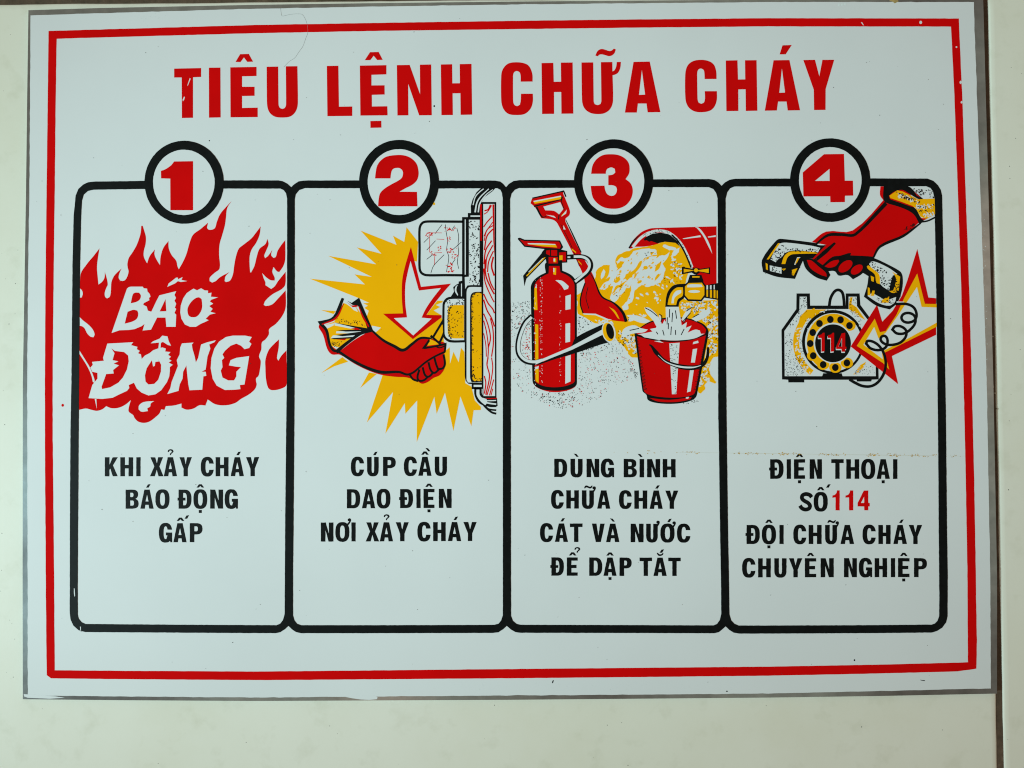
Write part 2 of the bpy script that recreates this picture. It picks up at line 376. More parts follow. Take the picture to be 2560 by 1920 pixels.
# ---- title
def word(name, rings_list, mat='r', layer=2.2, label=None):
    m = Mesh()
    for rg in rings_list: m.fill(rg, layer)
    return m.build(name, mat, sign, label=label)
t1 = lambda s: pts('T1', s); t2 = lambda s: pts('T2', s); t3 = lambda s: pts('T3', s); t4 = lambda s: pts('T4', s)
s2 = lambda s: S('T2', s); s3 = lambda s: S('T3', s)
word('title_word', [[t1('1505,593 1738,588 1738,665 1668,668 1668,1018 1572,1020 1570,670 1505,670')], [t1('1805,585 1905,584 1907,1015 1806,1017')],
    [t1('1990,582 2217,578 2217,657 2092,660 2092,750 2200,750 2200,828 2092,830 2092,933 2227,930 2227,1012 1992,1014')], [t1('2035,535 2075,468 2150,466 2187,533 2137,535 2108,497 2078,537')],
    [s2('92,577 192,575 195,900 205,930 228,940 250,930 260,900 258,573 358,572 362,890 345,960 300,1005 228,1016 155,1005 110,960 95,890')]], label='red word TIÊU')
word('title_word', [[t2('612,570 712,568 717,922 832,920 832,1002 617,1004')],
    [t2('897,567 1127,563 1127,643 998,647 998,738 1111,737 1112,817 1001,820 1002,920 1135,918 1137,997 902,999')],
    [t2('940,520 985,451 1060,449 1095,517 1047,519 1017,482 988,520')], [t2('988,1046 1083,1044 1084,1103 989,1105')],
    [t2('1217,563 1328,561 1418,815 1416,559 1514,557 1519,996 1410,997 1315,725 1317,997 1222,998')],
    [t2('1597,557 1695,555 1697,720 1762,719 1760,554 1862,552 1868,991 1768,993 1766,806 1699,807 1701,994 1602,995')]], label='red word LỆNH')
word('title_word', [[s3('178,705 176,640 150,575 110,548 40,538 -30,548 -75,590 -93,650 -93,870 -75,940 -30,985 45,994 110,985 160,940 180,880 180,810 78,810 75,870 68,905 45,916 20,905 10,870 9,660 18,625 42,613 65,625 74,655 75,706')],
    [t3('255,545 357,543 361,707 424,706 422,541 524,540 530,982 427,983 425,795 363,796 364,984 260,985')],
    [s3('600,540 702,539 706,875 715,900 740,908 765,898 772,870 768,537 867,536 868,617 885,607 900,575 905,536 941,535 935,590 915,630 890,645 869,651 873,870 850,940 800,978 740,986 675,975 625,935 605,870')],
    [s3('720,480 740,440 770,424 800,428 835,440 858,438 880,420 897,428 885,460 862,480 835,485 800,475 770,470 752,475 742,487')],
    [t3('1050,535 1190,532 1282,969 1172,971 1162,895 1088,895 1078,973 975,973'), t3('1122,605 1150,818 1097,820')]], label='red word CHỮA')
word('title_word', [[s3('1767,683 1664,683 1662,630 1655,605 1633,593 1610,602 1600,635 1603,850 1612,885 1635,897 1658,885 1667,850 1665,788 1770,788 1770,860 1750,920 1710,957 1635,970 1570,960 1520,920 1498,850 1497,640 1515,570 1560,530 1632,517 1700,528 1745,560 1765,620')],
    [t3('1847,523 1948,521 1953,687 2015,686 2013,521 2113,520 2120,957 2020,959 2018,772 1955,773 1956,959 1852,960')],
    [t4('48,521 185,519 277,953 170,955 160,878 87,878 76,955 -28,957'), t4('120,590 147,800 97,802')], [t4('125,392 205,389 152,470 100,470')],
    [t4('305,519 406,517 443,660 470,517 572,517 498,770 497,950 398,951 395,775')]], label='red word CHÁY')

# ---- captions: bold grotesque capitals, cap height 165
HH = 165.0
def sup(cx, cy, rx, ry, a0, a1, n=22, e=2.5):
    out = []
    for i in range(n + 1):
        t = math.radians(a0 + (a1 - a0) * i / n); c, s = math.cos(t), math.sin(t)
        out.append((cx + rx * math.copysign(abs(c) ** (2 / e), c), cy + ry * math.copysign(abs(s) ** (2 / e), s)))
    return out
def glyph(ch, w, s=40.0):
    h = HH; q = lambda t: [tuple(map(float, k.split(','))) for k in t.split()]; c = w / 2
    if ch == 'I': return [[(0, 0), (w, 0), (w, h), (0, h)]]
    if ch == 'H': return [[(0, 0), (s, 0), (s, 66), (w - s, 66), (w - s, 0), (w, 0), (w, h), (w - s, h), (w - s, 97), (s, 97), (s, h), (0, h)]]
    if ch == 'N': return [[(0, 0), (s + 3, 0), (w - s, 95), (w - s, 0), (w, 0), (w, h), (w - s - 2, h), (s, 68), (s, h), (0, h)]]
    if ch == 'K': k = w / 112; return [[(0, 0), (s, 0), (s, 66), (68 * k, 0), (w, 0), (71 * k, 70), (w, h), (69 * k, h), (47 * k, 98), (s, 110), (s, h), (0, h)]]
    if ch == 'A': return [[(c - 23, 0), (c + 23, 0), (w, h), (w - 39, h), (w - 44, 132), (44, 132), (39, h), (0, h)], [(c, 44), (c + 13, 102), (c - 13, 102)]]
    if ch == 'Y': return [[(0, 0), (42, 0), (c, 63), (w - 42, 0), (w, 0), (c + 19, 100), (c + 19, h), (c - 19, h), (c - 19, 100)]]
    if ch == 'X': return [[(5, 0), (47, 0), (c + 2, 54), (w - 46, 0), (w - 4, 0), (c + 23, 80), (w, h), (w - 43, h), (c, 108), (43, h), (0, h), (c - 21, 80)]]
    if ch == 'V': return [[(0, 0), (40, 0), (c, 108), (w - 40, 0), (w, 0), (c + 22, h), (c - 22, h)]]
    if ch == 'T': return [[(0, 0), (w, 0), (w, 32), (c + 19, 32), (c + 19, h), (c - 19, h), (c - 19, 32), (0, 32)]]
    if ch == 'E': return [[(0, 0), (w, 0), (w, 29), (s, 29), (s, 67), (w - 10, 67), (w - 10, 96), (s, 96), (s, 135), (w, 135), (w, h), (0, h)]]
    if ch == 'L': return [[(0, 0), (s, 0), (s, 135), (w, 135), (w, h), (0, h)]]
    if ch == 'O': return [sup(c, h / 2, c, h / 2 + 3, 0, 352, 44), sup(c, h / 2, c - s, h / 2 - 27, 0, 352, 36)]
    if ch in 'CG':
        o = sup(c, h / 2, c, h / 2 + 3, -20, -340, 44); i = sup(c + 1, h / 2, c - s, h / 2 - 28, -330, -30, 34)
        o = [p for p in o if not (p[0] > c and 56 < p[1] < 109)]; i = [p for p in i if not (p[0] > c and 56 < p[1] < 109)]
        if ch == 'C': return [[(w - 1, 56)] + o + [(w - 1, 109), (w - s - 1, 109)] + i + [(w - s - 1, 56)]]
        o = [p for p in o if not (p[0] > w - 16 and p[1] > 100)]
        return [[(w - 1, 56)] + o + [(w - 18, h - 6), (w - 16, h), (w, h), (w, 80), (c + 4, 80), (c + 4, 106), (w - s - 1, 106)] + [p for p in i if not (p[0] > c + 8 and p[1] > 90)] + [(w - s - 1, 56)]]
    if ch == 'U': return [[(0, 0), (s, 0)] + sup(c, 105, c - s, 33, 180, 0, 16) + [(w - s, 0), (w, 0)] + sup(c, 105, c, 63, 0, 180, 24)]
    if ch in 'DĐ':
        g = [[(0, 0), (w * .45, 0)] + sup(w * .45, h / 2, w * .55, h / 2, -85, 85, 22) + [(w * .45, h), (0, h)],
             [(s, 29), (w * .45, 29)] + sup(w * .45, h / 2, w * .55 - s, h / 2 - 29, -85, 85, 18) + [(w * .45, h - 29), (s, h - 29)]]
        return g
    if ch == 'P': return [[(0, 0), (w * .5, 0)] + sup(w * .5, 49, w * .5, 49, -85, 85, 18) + [(w * .5, 98), (s, 98), (s, h), (0, h)],
                          [(s, 28), (w * .5, 28)] + sup(w * .5, 49, w * .5 - s, 21, -80, 80, 12) + [(w * .5, 70), (s, 70)]]
    if ch == 'B':
        return [[(0, 0), (w * .5, 0)] + sup(w * .5, 41, w * .46, 41, -85, 60, 14) + sup(w * .5, 121, w * .5, 44, -60, 85, 14) + [(w * .5, h), (0, h)],
                [(s, 27), (w * .5, 27)] + sup(w * .5, 45, w * .46 - s, 18, -80, 80, 10) + [(w * .5, 64), (s, 64)],
                [(s, 94), (w * .5, 94)] + sup(w * .5, 116, w * .5 - s, 22, -80, 80, 10) + [(w * .5, 138), (s, 138)]]
    if ch == '1': return [[(0, 44), (22, 38), (36, 20), (40, 0), (w, 0), (w, 172), (w - 36, 172), (w - 36, 60), (0, 62)]]
    if ch == '4': return [[(0, 108), (54, 0), (92, 0), (92, 108), (w, 108), (w, 138), (92, 138), (92, 172), (57, 172), (57, 138), (0, 138)], [(57, 52), (57, 108), (28, 108)]]
def accent(k):       # outlines relative to (centre of letter, cap top), or strokes
    if k == 'acute': return [[(-9, -17), (8, -45), (31, -48), (14, -17)]]
    if k == 'grave': return [[(-25, -47), (-1, -44), (19, -18), (1, -17)]]
    if k == 'circ': return [[(-33, -17), (-12, -46), (12, -46), (33, -17), (13, -17), (0, -31), (-13, -17)]]
    if k == 'dot': return [[(-14, 177), (13, 176), (13, 202), (-13, 202)]]
    if k == 'tilde': return [smooth([(-36, -24), (-28, -42), (-14, -47), (0, -41), (12, -36), (22, -38), (30, -47), (38, -44), (30, -26), (16, -19), (0, -24), (-14, -29), (-24, -25), (-28, -18)])]
    if k == 'breve': return [smooth([(-30, -42), (-20, -44), (-8, -32), (2, -30), (14, -33), (22, -42), (30, -42), (24, -25), (4, -15), (-16, -19)])]
    if k == 'hook': return [smooth([(-24, -46), (-20, -62), (-2, -69), (20, -64), (28, -50), (18, -36), (8, -28), (4, -17), (-4, -18), (-4, -30), (8, -42), (12, -50), (4, -57), (-6, -56), (-14, -44)])]
def horn(w, oy=0): # bulb joined to the right shoulder
    return [smooth([(w - 22, 14 + oy), (w - 12, 2 + oy), (w - 2, -8 + oy), (w - 14, -14 + oy), (w - 15, -28 + oy), (w - 2, -37 + oy), (w + 12, -32 + oy), (w + 15, -18 + oy), (w + 8, 0 + oy), (w - 4, 18 + oy), (w - 18, 30 + oy)])]
def caption(fr, y0, y1, letters, mat='k', hs=1.0, label=None):
    """letters: (char, x0, x1, accents); y0/y1: cap top at the first and last letter"""
    m = Mesh(); xa, xb = letters[0][1], letters[-1][2]
    for L in letters:
        ch, x0, x1 = L[:3]; acc = L[3:] ; w = x1 - x0
        ty = y0 + (y1 - y0) * (((x0 + x1) / 2 - xa) / max(1, xb - xa)) if len(letters) > 1 else y0
        put = lambda rg, dx=0, dy=0: [pt(fr, x0 + q[0] + dx, ty + (q[1] + dy) * hs) for q in rg]
        m.fill([roughen(put(rg), 5, .13) for rg in glyph(ch, w)], 2.4)
        if ch == 'Đ': m.fill([put([(-9, 70), (60, 70), (60, 95), (-9, 95)])], 2.45)
        for a_ in acc:
            k, dx, dy = (a_ if isinstance(a_, tuple) else (a_, 0, 0))
            if k == 'horn': m.fill([put(rg) for rg in horn(w + dx, dy)], 2.45)
            else: m.fill([put(rg, w / 2 + dx, dy) for rg in accent(k)], 2.4)
    return m.build('caption_line', mat, sign, label=label)
AC, GR, CI, DO, TI, HK, HO = 'acute', 'grave', 'circ', 'dot', 'tilde', 'hook', 'horn'
caption('X1', 218, 217, [('K', 353, 465), ('H', 487, 598), ('I', 625, 662), ('X', 742, 860), ('A', 862, 977, HK), ('Y', 998, 1105), ('C', 1182, 1295), ('H', 1310, 1422), ('A', 1440, 1555, AC), ('Y', 1573, 1687)])
caption('X1', 498, 497, [('B', 533, 645), ('A', 660, 775, AC), ('O', 790, 912), ('Đ', 990, 1102), ('O', 1118, 1238, CI, DO), ('N', 1263, 1375), ('G', 1388, 1503)])
caption('X1', 788, 787, [('G', 820, 935), ('A', 945, 1060, (CI, 4, -2), ('acute', 48, -21)), ('P', 1087, 1197)])
caption('X2', 216, 213, [('C', 612, 728), ('U', 752, 853, ('acute', 10, 2)), ('P', 890, 1000), ('C', 1070, 1185), ('A', 1195, 1310, CI, ('grave', 28, -29)), ('U', 1337, 1443)])
caption('X2', 495, 491, [('D', 578, 693), ('A', 708, 823), ('O', 835, 955), ('Đ', 1038, 1150), ('I', 1178, 1215), ('E', 1240, 1335, CI, DO), ('N', 1372, 1483)])
caption('X2', 782, 777, [('N', 353, 462), ('O', 478, 600, HO), ('I', 617, 654), ('X', 740, 857), ('A', 862, 977, HK), ('Y', 1000, 1113), ('C', 1187, 1303), ('H', 1323, 1432), ('A', 1450, 1566, AC), ('Y', 1585, 1700)])
caption('X3', 231, 234, [('D', 503, 615), ('U', 643, 748, GR), ('N', 782, 892), ('G', 905, 1021), ('B', 1103, 1217), ('I', 1240, 1280, ('grave', -12, 0)), ('N', 1305, 1418), ('H', 1440, 1552)], hs=.96)
caption('X3', 503, 506, [('C', 475, 587), ('H', 607, 716), ('U', 742, 846, (TI, 3, 3), ('horn', 2, 0)), ('A', 873, 988), ('C', 1062, 1174), ('H', 1195, 1307), ('A', 1327, 1441, AC), ('Y', 1462, 1576)], hs=.96)
caption('X3', 789, 794, [('C', 380, 495), ('A', 508, 622, AC), ('T', 638, 748), ('V', 828, 940), ('A', 950, 1067, GR), ('N', 1163, 1275), ('U', 1297, 1398, ('horn', 2, 8)), ('O', 1420, 1543, ('acute', 6, 2), ('horn', -4, 14)), ('C', 1563, 1681)], hs=.97)
caption('X3', 1083, 1086, [('Đ', 478, 587), ('E', 612, 706, (CI, 3, 0), ('hook', 42, -24)), ('D', 805, 918), ('A', 928, 1042, CI, DO), ('P', 1067, 1172), ('T', 1240, 1348), ('A', 1360, 1475, 'breve', ('acute', 4, -27)), ('T', 1488, 1596)], hs=.96)
caption('X4', 235, 235, [('Đ', 502, 618), ('I', 645, 682), ('E', 708, 804, CI, DO), ('N', 843, 950), ('T', 1030, 1137), ('H', 1160, 1272), ('O', 1288, 1410), ('A', 1422, 1536, DO), ('I', 1564, 1602)], hs=1.03)
caption('X4', 520, 520, [('O', 878, 1000, (CI, 0, 1), ('acute', 55, -22))])
sm = Mesh(); sm.stroke(pts('X4', '858,560 845,545 812,536 782,548 778,575 800,596 828,612 846,636 838,660 808,670 778,660 762,640'), 34 * S64, 2.4); sm.build('caption_line', 'k', sign, label='black letter S')
caption('X4', 505, 505, [('1', 1040, 1103), ('1', 1153, 1220), ('4', 1258, 1363)], mat='r', label='red number 114')
caption('X4', 803, 803, [('Đ', 298, 413), ('O', 430, 553, CI, DO), ('I', 582, 619), ('C', 702, 816), ('H', 835, 947), ('U', 977, 1080, (TI, 4, 4), ('horn', 2, 4)), ('A', 1110, 1228), ('C', 1300, 1416), ('H', 1437, 1543), ('A', 1566, 1684, AC), ('Y', 1700, 1815)])
caption('X4', 1091, 1089, [('C', 260, 376), ('H', 398, 508), ('U', 538, 644), ('Y', 664, 780), ('E', 802, 900, CI), ('N', 938, 1052), ('N', 1140, 1252), ('G', 1268, 1384), ('H', 1405, 1513), ('I', 1545, 1582), ('E', 1607, 1706, CI, DO), ('P', 1745, 1857)])

# ---- picture 1: flames with the words
flame = part('flame_picture', 'r', 2.2, sign, [S('A', '143,715 200,620 250,560 307,487 295,560 285,650 292,740 298,800 330,775 350,740 353,692 368,740 378,800 365,830 352,870 355,905 372,920 395,905 405,860 410,780 430,730 460,695 497,662 480,700 472,740 485,765 515,768 540,745 558,690 550,650 548,620 560,570 590,525 625,465 650,400 663,350 668,292 680,292 695,340 708,390 705,450 690,510 690,560 718,618 740,555 785,497 782,540 800,585 830,632 835,560 860,480 903,424 905,485 930,545 970,595 980,640 992,668 1030,600 1060,530 1085,440 1115,370 1180,320 1245,265 1235,310 1250,325 1280,325 1305,310 1320,260 1350,190 1400,130 1447,80 1410,140 1400,220 1390,290 1365,380 1345,450 1340,540 1345,660 1300,700 1260,740 1258,770 1280,783 1310,770 1350,735 1430,692 1395,730 1388,770 1400,778 1435,765 1460,710 1470,640 1485,560 1510,490 1545,460 1620,400 1660,350 1700,297 1690,370 1660,440 1620,500 1603,570 1608,690 1615,697 1645,640 1665,560 1690,490 1740,450 1757,405 1768,450 1750,500 1730,550 1738,572 1765,550 1800,500 1790,545 1810,570 1830,560 1845,510 1880,455 1912,415 1912,580 1895,640 1860,692 1840,685 1810,648 1800,690 1820,740 1820,765 1785,762 1745,735 1712,700 1725,745 1740,780 1740,805 1790,838 1820,815 1850,770 1915,690 1912,800 1880,840 1800,885 1740,940 1725,975 1745,985 1800,970 1850,920 1915,850 1918,960 1910,1020 1880,1080 1830,1140 1773,1185 1770,1230 1740,1275 1710,1300 1705,1360 1685,1420 1700,1460 1692,1540 1680,1590 1660,1610 a 1660,1085 1665,1110 1650,1150 1600,1195 1530,1235 1480,1270 1400,1290 1310,1282 1242,1240 1222,1292 1170,1290 1120,1318 1060,1328 1015,1310 1015,1275 950,1292 880,1297 868,1330 840,1325 825,1360 800,1385 740,1430 690,1442 640,1430 610,1400 598,1375 560,1345 560,1310 578,1245 530,1285 470,1312 410,1315 365,1298 330,1325 285,1338 240,1330 190,1318 130,1330 126,600 A 130,1100'),
   S('a', '1858,720 1855,790 1840,880 1852,905 1880,860 1922,815 1924,1110 1880,1145 1800,1160 1765,1140 1745,1060 1740,960 1740,900 1765,820 1800,775')], split=True)
part('flame_gap', 'w', 3.2, flame, [S('A', '137,832 155,850 163,880 152,912 137,912'), S('A', '134,1080 165,1110 215,1150 250,1190 265,1230 255,1255 230,1250 200,1220 180,1180 160,1162 134,1155'),
   S('a', '131,812 180,890 225,965 262,1060 266,1095 250,1090 238,1035 200,950 131,840'), R('a', '266,1235 280,1235 284,1320')], split=True)
part('flame_lettering', 'w', 3.4, flame, [
  [R('A', '412,1218 545,835 560,822 580,818 680,818 690,832 718,835 722,860 740,880 748,905 735,915 738,935 690,960 685,975 715,990 725,1025 755,1035 800,940 825,893 970,857 955,890 968,915 955,940 970,965 958,1000 970,1010 955,1045 970,1060 965,1165 885,1165 878,1085 805,1085 752,1190 680,1197 697,1140 670,1160 610,1185 560,1192 480,1195'),
   S('A', '595,885 615,870 650,870 665,895 655,930 625,950 577,962'), S('A', '550,1035 600,1018 635,1025 643,1055 630,1095 590,1120 525,1138'), R('A', '878,925 885,1030 827,1032')],
  R('A', '893,820 905,790 970,740 985,740 985,755 1025,735 1015,760 1065,770 1010,778 985,770 960,790 910,812'),
  [R('A', '1095,850 1120,835 1150,850 1185,832 1215,850 1245,852 1245,875 1275,870 1270,905 1330,910 1275,930 1260,945 1290,965 1255,985 1285,1010 1265,1035 1310,1048 1260,1060 1225,1095 1250,1108 1215,1125 1180,1140 1140,1165 1090,1165 1045,1145 1015,1095 1005,1040 1010,980 1030,920 1060,875'),
   S('A', '1165,910 1190,925 1195,985 1185,1030 1150,1075 1110,1082 1080,1070 1068,1035 1070,1000 1095,955 1130,922')]], label='white flaming letters BÁO')
part('flame_lettering', 'w', 3.4, flame, [
  [R('a', '213,1228 245,1115 290,1060 290,1010 245,1000 228,965 250,940 243,915 345,905 338,880 375,757 598,745 580,770 635,785 630,805 655,820 640,840 665,850 672,890 700,860 740,840 770,815 810,800 850,790 880,800 875,825 920,830 900,855 925,870 905,890 930,905 905,920 940,940 915,960 915,990 910,1040 890,1090 840,1160 790,1195 730,1205 670,1180 630,1145 605,1095 560,1115 565,1140 545,1165 480,1195 420,1225 330,1235'),
   R('a', '410,797 440,820 520,830 555,860 560,910 545,980 510,1050 470,1095 400,1135 330,1150 325,1130 365,1020 430,1015 425,985 475,945 430,930 470,910 420,900 437,840'),
   R('a', '760,900 770,955 785,950 790,915 825,910 840,940 838,1000 815,1070 780,1105 730,1110 705,1085 700,1030 715,970')],
  R('a', '893,1193 920,1140 930,1090 985,950 975,900 1000,850 1005,790 1020,755 1120,748 1105,765 1110,800 1130,870 1140,920 1160,880 1185,765 1240,745 1312,728 1300,745 1255,765 1265,800 1240,870 1225,980 1190,1000 1225,1000 1230,1035 1205,1040 1195,1155 1085,1160 1075,1110 1065,1020 1058,945 1030,1000 1025,1060 1000,1110 990,1165'),
  R('a', '1623,700 1600,740 1620,760 1600,795 1560,805 1530,775 1490,757 1440,775 1390,820 1370,850 1385,880 1365,900 1370,960 1355,990 1370,1050 1420,1075 1470,1075 1490,1040 1490,1000 1530,960 1480,955 1425,945 1440,900 1490,880 1600,865 1590,930 1575,1020 1560,1110 1520,1115 1525,1150 1480,1155 1390,1158 1320,1120 1285,1060 1268,970 1275,880 1300,800 1340,740 1400,700 1460,688 1565,688'),
  S('a', '645,1325 650,1290 690,1262 780,1253 750,1275 745,1300 720,1315 725,1340 670,1345')], label='white flaming letters ĐỘNG')
part('flame_lettering', 'w', 3.5, flame, [R('a', '750,755 770,737 825,715 850,688 895,695 905,735 925,775 900,770 855,742 838,750 834,806 815,806 822,748 780,752')])

# ---- picture 2: hand pulling a knife switch
burst = part('burst', 'y', 2.2, sign, [
  R('B', '955,443 935,570 838,515 868,595 558,472 738,672 525,617 693,763 278,690 655,872 505,850 595,937 118,887 540,1055 630,1095 580,1100 620,1120 590,1140 628,1165 600,1250 660,1330 b 760,590 925,690 1085,580 1165,580 1280,640 1265,420 1255,375 1127,372 1140,300 1062,135 1000,-100 B 1045,740 1055,570'),
  R('B', '213,1158 345,1168 325,1193'), R('b', '400,735 450,775 330,815 218,873'), R('b', '630,868 700,880 555,1003'),
  R('b', '752,880 612,1300 838,1038 772,1397 940,1133 945,1225 1047,1110 1043,1470 1195,1078 1215,1225 1287,1043 1360,1373 1420,1075 1515,1333 1535,1195 1597,1193 1597,1165 1545,1110 1515,990 1462,960 1455,690 1425,655 1405,780 1360,690 1330,795 1328,650 1280,690 1240,850 1060,920 900,880'),
  R('b', '1222,248 1268,250 1265,262 1208,285 1247,302 1190,333 1258,375 1127,372 1190,285')], split=True)
part('burst_gap', 'w', 2.9, burst, [R('B', '655,1293 735,1310 690,1350 655,1335')])
arrow = part('arrow', 'r', 3, sign, [[S('B', '993,612 1040,800 1080,958 1340,930 1270,1010 1190,1110 1127,1200 1258,1203 1258,1222 1010,1410 752,1190 925,1187 915,1060 918,900 945,770')]])
part('arrow_field', 'w', 3.6, arrow, [S('B', '990,735 1062,990 1252,968 1180,1060 1120,1150 1085,1224 1172,1232 1013,1378 845,1228 960,1222 945,1100 945,950 962,850')])
# switch
sw = part('knife_switch', 'k', 3, sign, [R('B', '1435,355 1485,355 1485,320 1512,320 1510,260 1525,205 1560,140 1600,103 1725,103 1700,130 1620,190 1605,225 1730,225 1730,700 b 1732,1088 1612,1090 1612,1010 1518,1012 1518,968 1490,966 1466,940 1458,900 B 1458,1060 1330,1055 1365,1000 1358,960 1390,935 1405,930 1405,912 1435,905')])
part('wire', 'w', 4, sw, strokes=[K('B', '1548,312 1562,235 1590,185 1665,112', [14, 12, 10, 8]), K('B', '1575,312 1588,240 1640,165 1700,118', [12, 12, 9, 7]), K('B', '1530,250 1550,180 1590,135 1620,112', 9)], split=True)
part('wood_backing', 'w', 4, sw, [R('B', '1618,242 1716,242 1716,700 b 1720,1072 1620,1072')])
part('wood_grain', 'r', 4.6, sw, [R('B', '1590,245 1606,245 1606,560 1594,560'), R('B', '1697,246 1714,246 1716,700 1704,560')], [K('B', p_, w_) for p_, w_ in [
  ('1630,300 1660,290 1680,250', 10), ('1625,330 1655,310 1690,255', 7), ('1622,440 1650,400 1695,350', 9), ('1625,520 1655,460 1700,430', 8), ('1628,640 1650,520 1700,460', 10), ('1626,560 1645,480 1700,400', 7),
  ('1625,760 1640,640 1690,560', 10), ('1640,800 1650,700 1700,600', 9), ('1655,830 1665,740 1705,650', 9), ('1632,720 1640,860 1680,960 1712,1020', 11), ('1660,840 1680,920 1712,985', 10), ('1705,700 1690,780 1712,860', 12), ('1622,800 1635,920 1690,1050 1712,1090', 9),
  ('1622,1020 1660,1100 1700,1150 1714,1185', 10), ('1622,1070 1650,1160 1690,1230 1714,1300', 10), ('1622,1190 1660,1290 1680,1400 1660,1490', 9), ('1622,1250 1648,1360 1662,1500 1650,1640', 8), ('1680,1230 1702,1330 1705,1450 1690,1560', 9), ('1622,1360 1640,1460 1645,1560', 7)]]
  + [K('b', p_, w_) for p_, w_ in [('1660,740 1650,800 1672,900 1640,1060', 9), ('1690,740 1700,830 1680,960 1650,1065', 8), ('1708,930 1690,1000 1672,1066', 8), ('1628,900 1640,960 1628,1050', 9), ('1700,1010 1685,1066', 7)]])
part('wood_shadow', 'r', 2.9, sw, [R('b', '1614,1086 1737,1086 1737,1106 1614,1106')])
part('terminal_plate', 'w', 4, sw, [R('B', '1494,378 1586,378 1586,945 1482,945 1462,975 1458,874 1494,870'), R('B', '1458,376 1467,376 1467,852 1458,852'), R('B', '1508,341 1590,341 1590,353 1508,353')], split=True)
m = Mesh(); m.flecks([R('B', '1494,385 1586,385 1586,940 1494,940')], 95, (1.0, 2.0), 4.4, 3, 2.6); m.build('plate_speckle', 'k', sw, 'stuff')
part('terminal_edge', 'k', 4.2, sw, [R('B', '1588,376 1598,376 1598,700 1592,700')])
gl = part('glass_cover', 'k', 3, sign, strokes=[K('B', '1440,395 1300,394 1130,394 1090,408 1068,455 1068,620 1068,795 1085,838 1130,857 1300,857 1440,858', 17)])
part('glass_field', 'w', 2.8, gl, [S('B', '1440,395 1300,394 1130,394 1090,408 1068,455 1068,620 1068,795 1085,838 1130,857 1300,857 1440,858')])
part('glass_scribble', 'k', 3.3, gl, strokes=[K('B', p_, 4) for p_ in ('1262,420 1200,500', '1150,530 1105,575', '1370,430 1345,470', '1290,420 1300,500 1310,560 1302,640 1320,700 1300,830', '1280,680 1190,775 1165,840', '1205,560 1130,640', '1390,450 1405,520 1400,600 1405,660 1395,740 1405,800', '1430,570 1350,640', '1180,680 1130,720', '1375,720 1340,770')])
m = Mesh()
for cx_, cy_, n_ in ((1305, 460, 9), (1370, 460, 5), (1150, 500, 8), (1320, 550, 8), (1240, 630, 8), (1320, 640, 9), (1370, 690, 7), (1325, 760, 8), (1330, 815, 9), (1370, 640, 4), (1195, 670, 4)):
    m.flecks([E('B', cx_, cy_, 34, 24)], n_, (0.9, 1.9), 3.5, cx_ + cy_, 3)
for p_ in ('1140,490 1260,492', '1155,500 1155,660', '1195,665 1260,662', '1200,670 1195,770', '1215,545 1280,548'): m.stroke(pts('B', p_), 1.3, 3.4)
m.build('glass_scribble', 'r', gl, 'stuff')
# lower fuse base and pull handle
fb = part('fuse_base', 'w', 4, sw, [S('B', '1606,958 1500,958 1478,975 1474,1010 1474,1300 b 1474,930 1488,955 1606,955')])
part('fuse_base', 'k', 4.2, sw, [R('B', '1600,240 1617,240 1617,700 b 1617,1000 1604,1000 1604,700 B 1600,700')], [K('B', '1604,952 1500,952 1475,970 1466,1010 1466,1500', 13)])
part('fuse_base', 'k', 4.4, sw, [S('B', '1606,1000 1535,1005 1510,1030 1504,1100 1504,1500 b 1504,900 1512,940 1530,952 1606,950')])
part('fuse_base', 'y', 4.7, sw, [S('B', '1604,1010 1545,1013 1522,1040 1517,1100 1520,1500 b 1522,900 1530,935 1545,943 1604,942')])
m = Mesh(); m.flecks([R('B', '1515,1010 1604,1010 1604,1030 1530,1050 1530,1600 1515,1600')], 50, (.9, 1.7), 5, 5); m.flecks([R('b', '1510,800 1535,800 1545,915 1604,920 1604,950 1512,950')], 45, (.9, 1.8), 5, 6); m.flecks([R('B', '1530,1040 1600,1040 1600,1700 1530,1700')], 22, (.6, 1.0), 5, 8); m.build('fuse_speckle', 'k', sw, 'stuff')
hd = part('pull_handle', 'k', 4.2, sw, [S('B', '1457,1044 1330,1044 1290,1062 1266,1110 1266,1370 1290,1415 1335,1438 1457,1438')])
part('pull_handle', 'w', 4.6, sw, [S('B', '1453,1062 1335,1064 1300,1082 1285,1120 1285,1360 1302,1398 1345,1418 1453,1418')])
part('pull_handle', 'y', 4.9, sw, [S('B', '1452,1116 1345,1116 1318,1135 1311,1165 1311,1350 1330,1390 1360,1403 1452,1403')])
m = Mesh()
for rg, n_ in (('1310,1110 1360,1110 1330,1150 1325,1240 1308,1240', 50), ('1308,1240 1325,1240 1340,1360 1375,1405 1320,1405', 60), ('1350,1100 1450,1090 1450,1120 1350,1125', 22), ('1340,1150 1450,1150 1450,1400 1340,1380', 40), ('1290,1070 1450,1066 1450,1090 1310,1110', 14)):
    m.flecks([R('B', rg)], n_, (.7, 1.5), 5.2, n_)
m.build('handle_speckle', 'k', sw, 'stuff')
part('handle_lug', 'w', 4.8, sw, [S('B', '1400,938 1378,958 1372,995 1398,1036 1400,1025 1386,990 1390,960'), R('B', '1426,930 1434,930 1434,1040 1426,1040')], split=True)
part('cable_tail', 'w', 4.6, sw, [R('b', '1535,975 1605,975 1605,993 1535,993')], split=True)
tail = part('cable_tail', 'k', 3, sw, strokes=[K('b', '1572,1005 1575,1060 1605,1110 1660,1130 1730,1127', 52), K('b', '1600,1120 1640,1170 1690,1212 1728,1224', 14), K('b', '1615,1130 1655,1180 1690,1190 1728,1194', 12), K('b', '1640,1150 1680,1160 1730,1160', 12)], split=True)
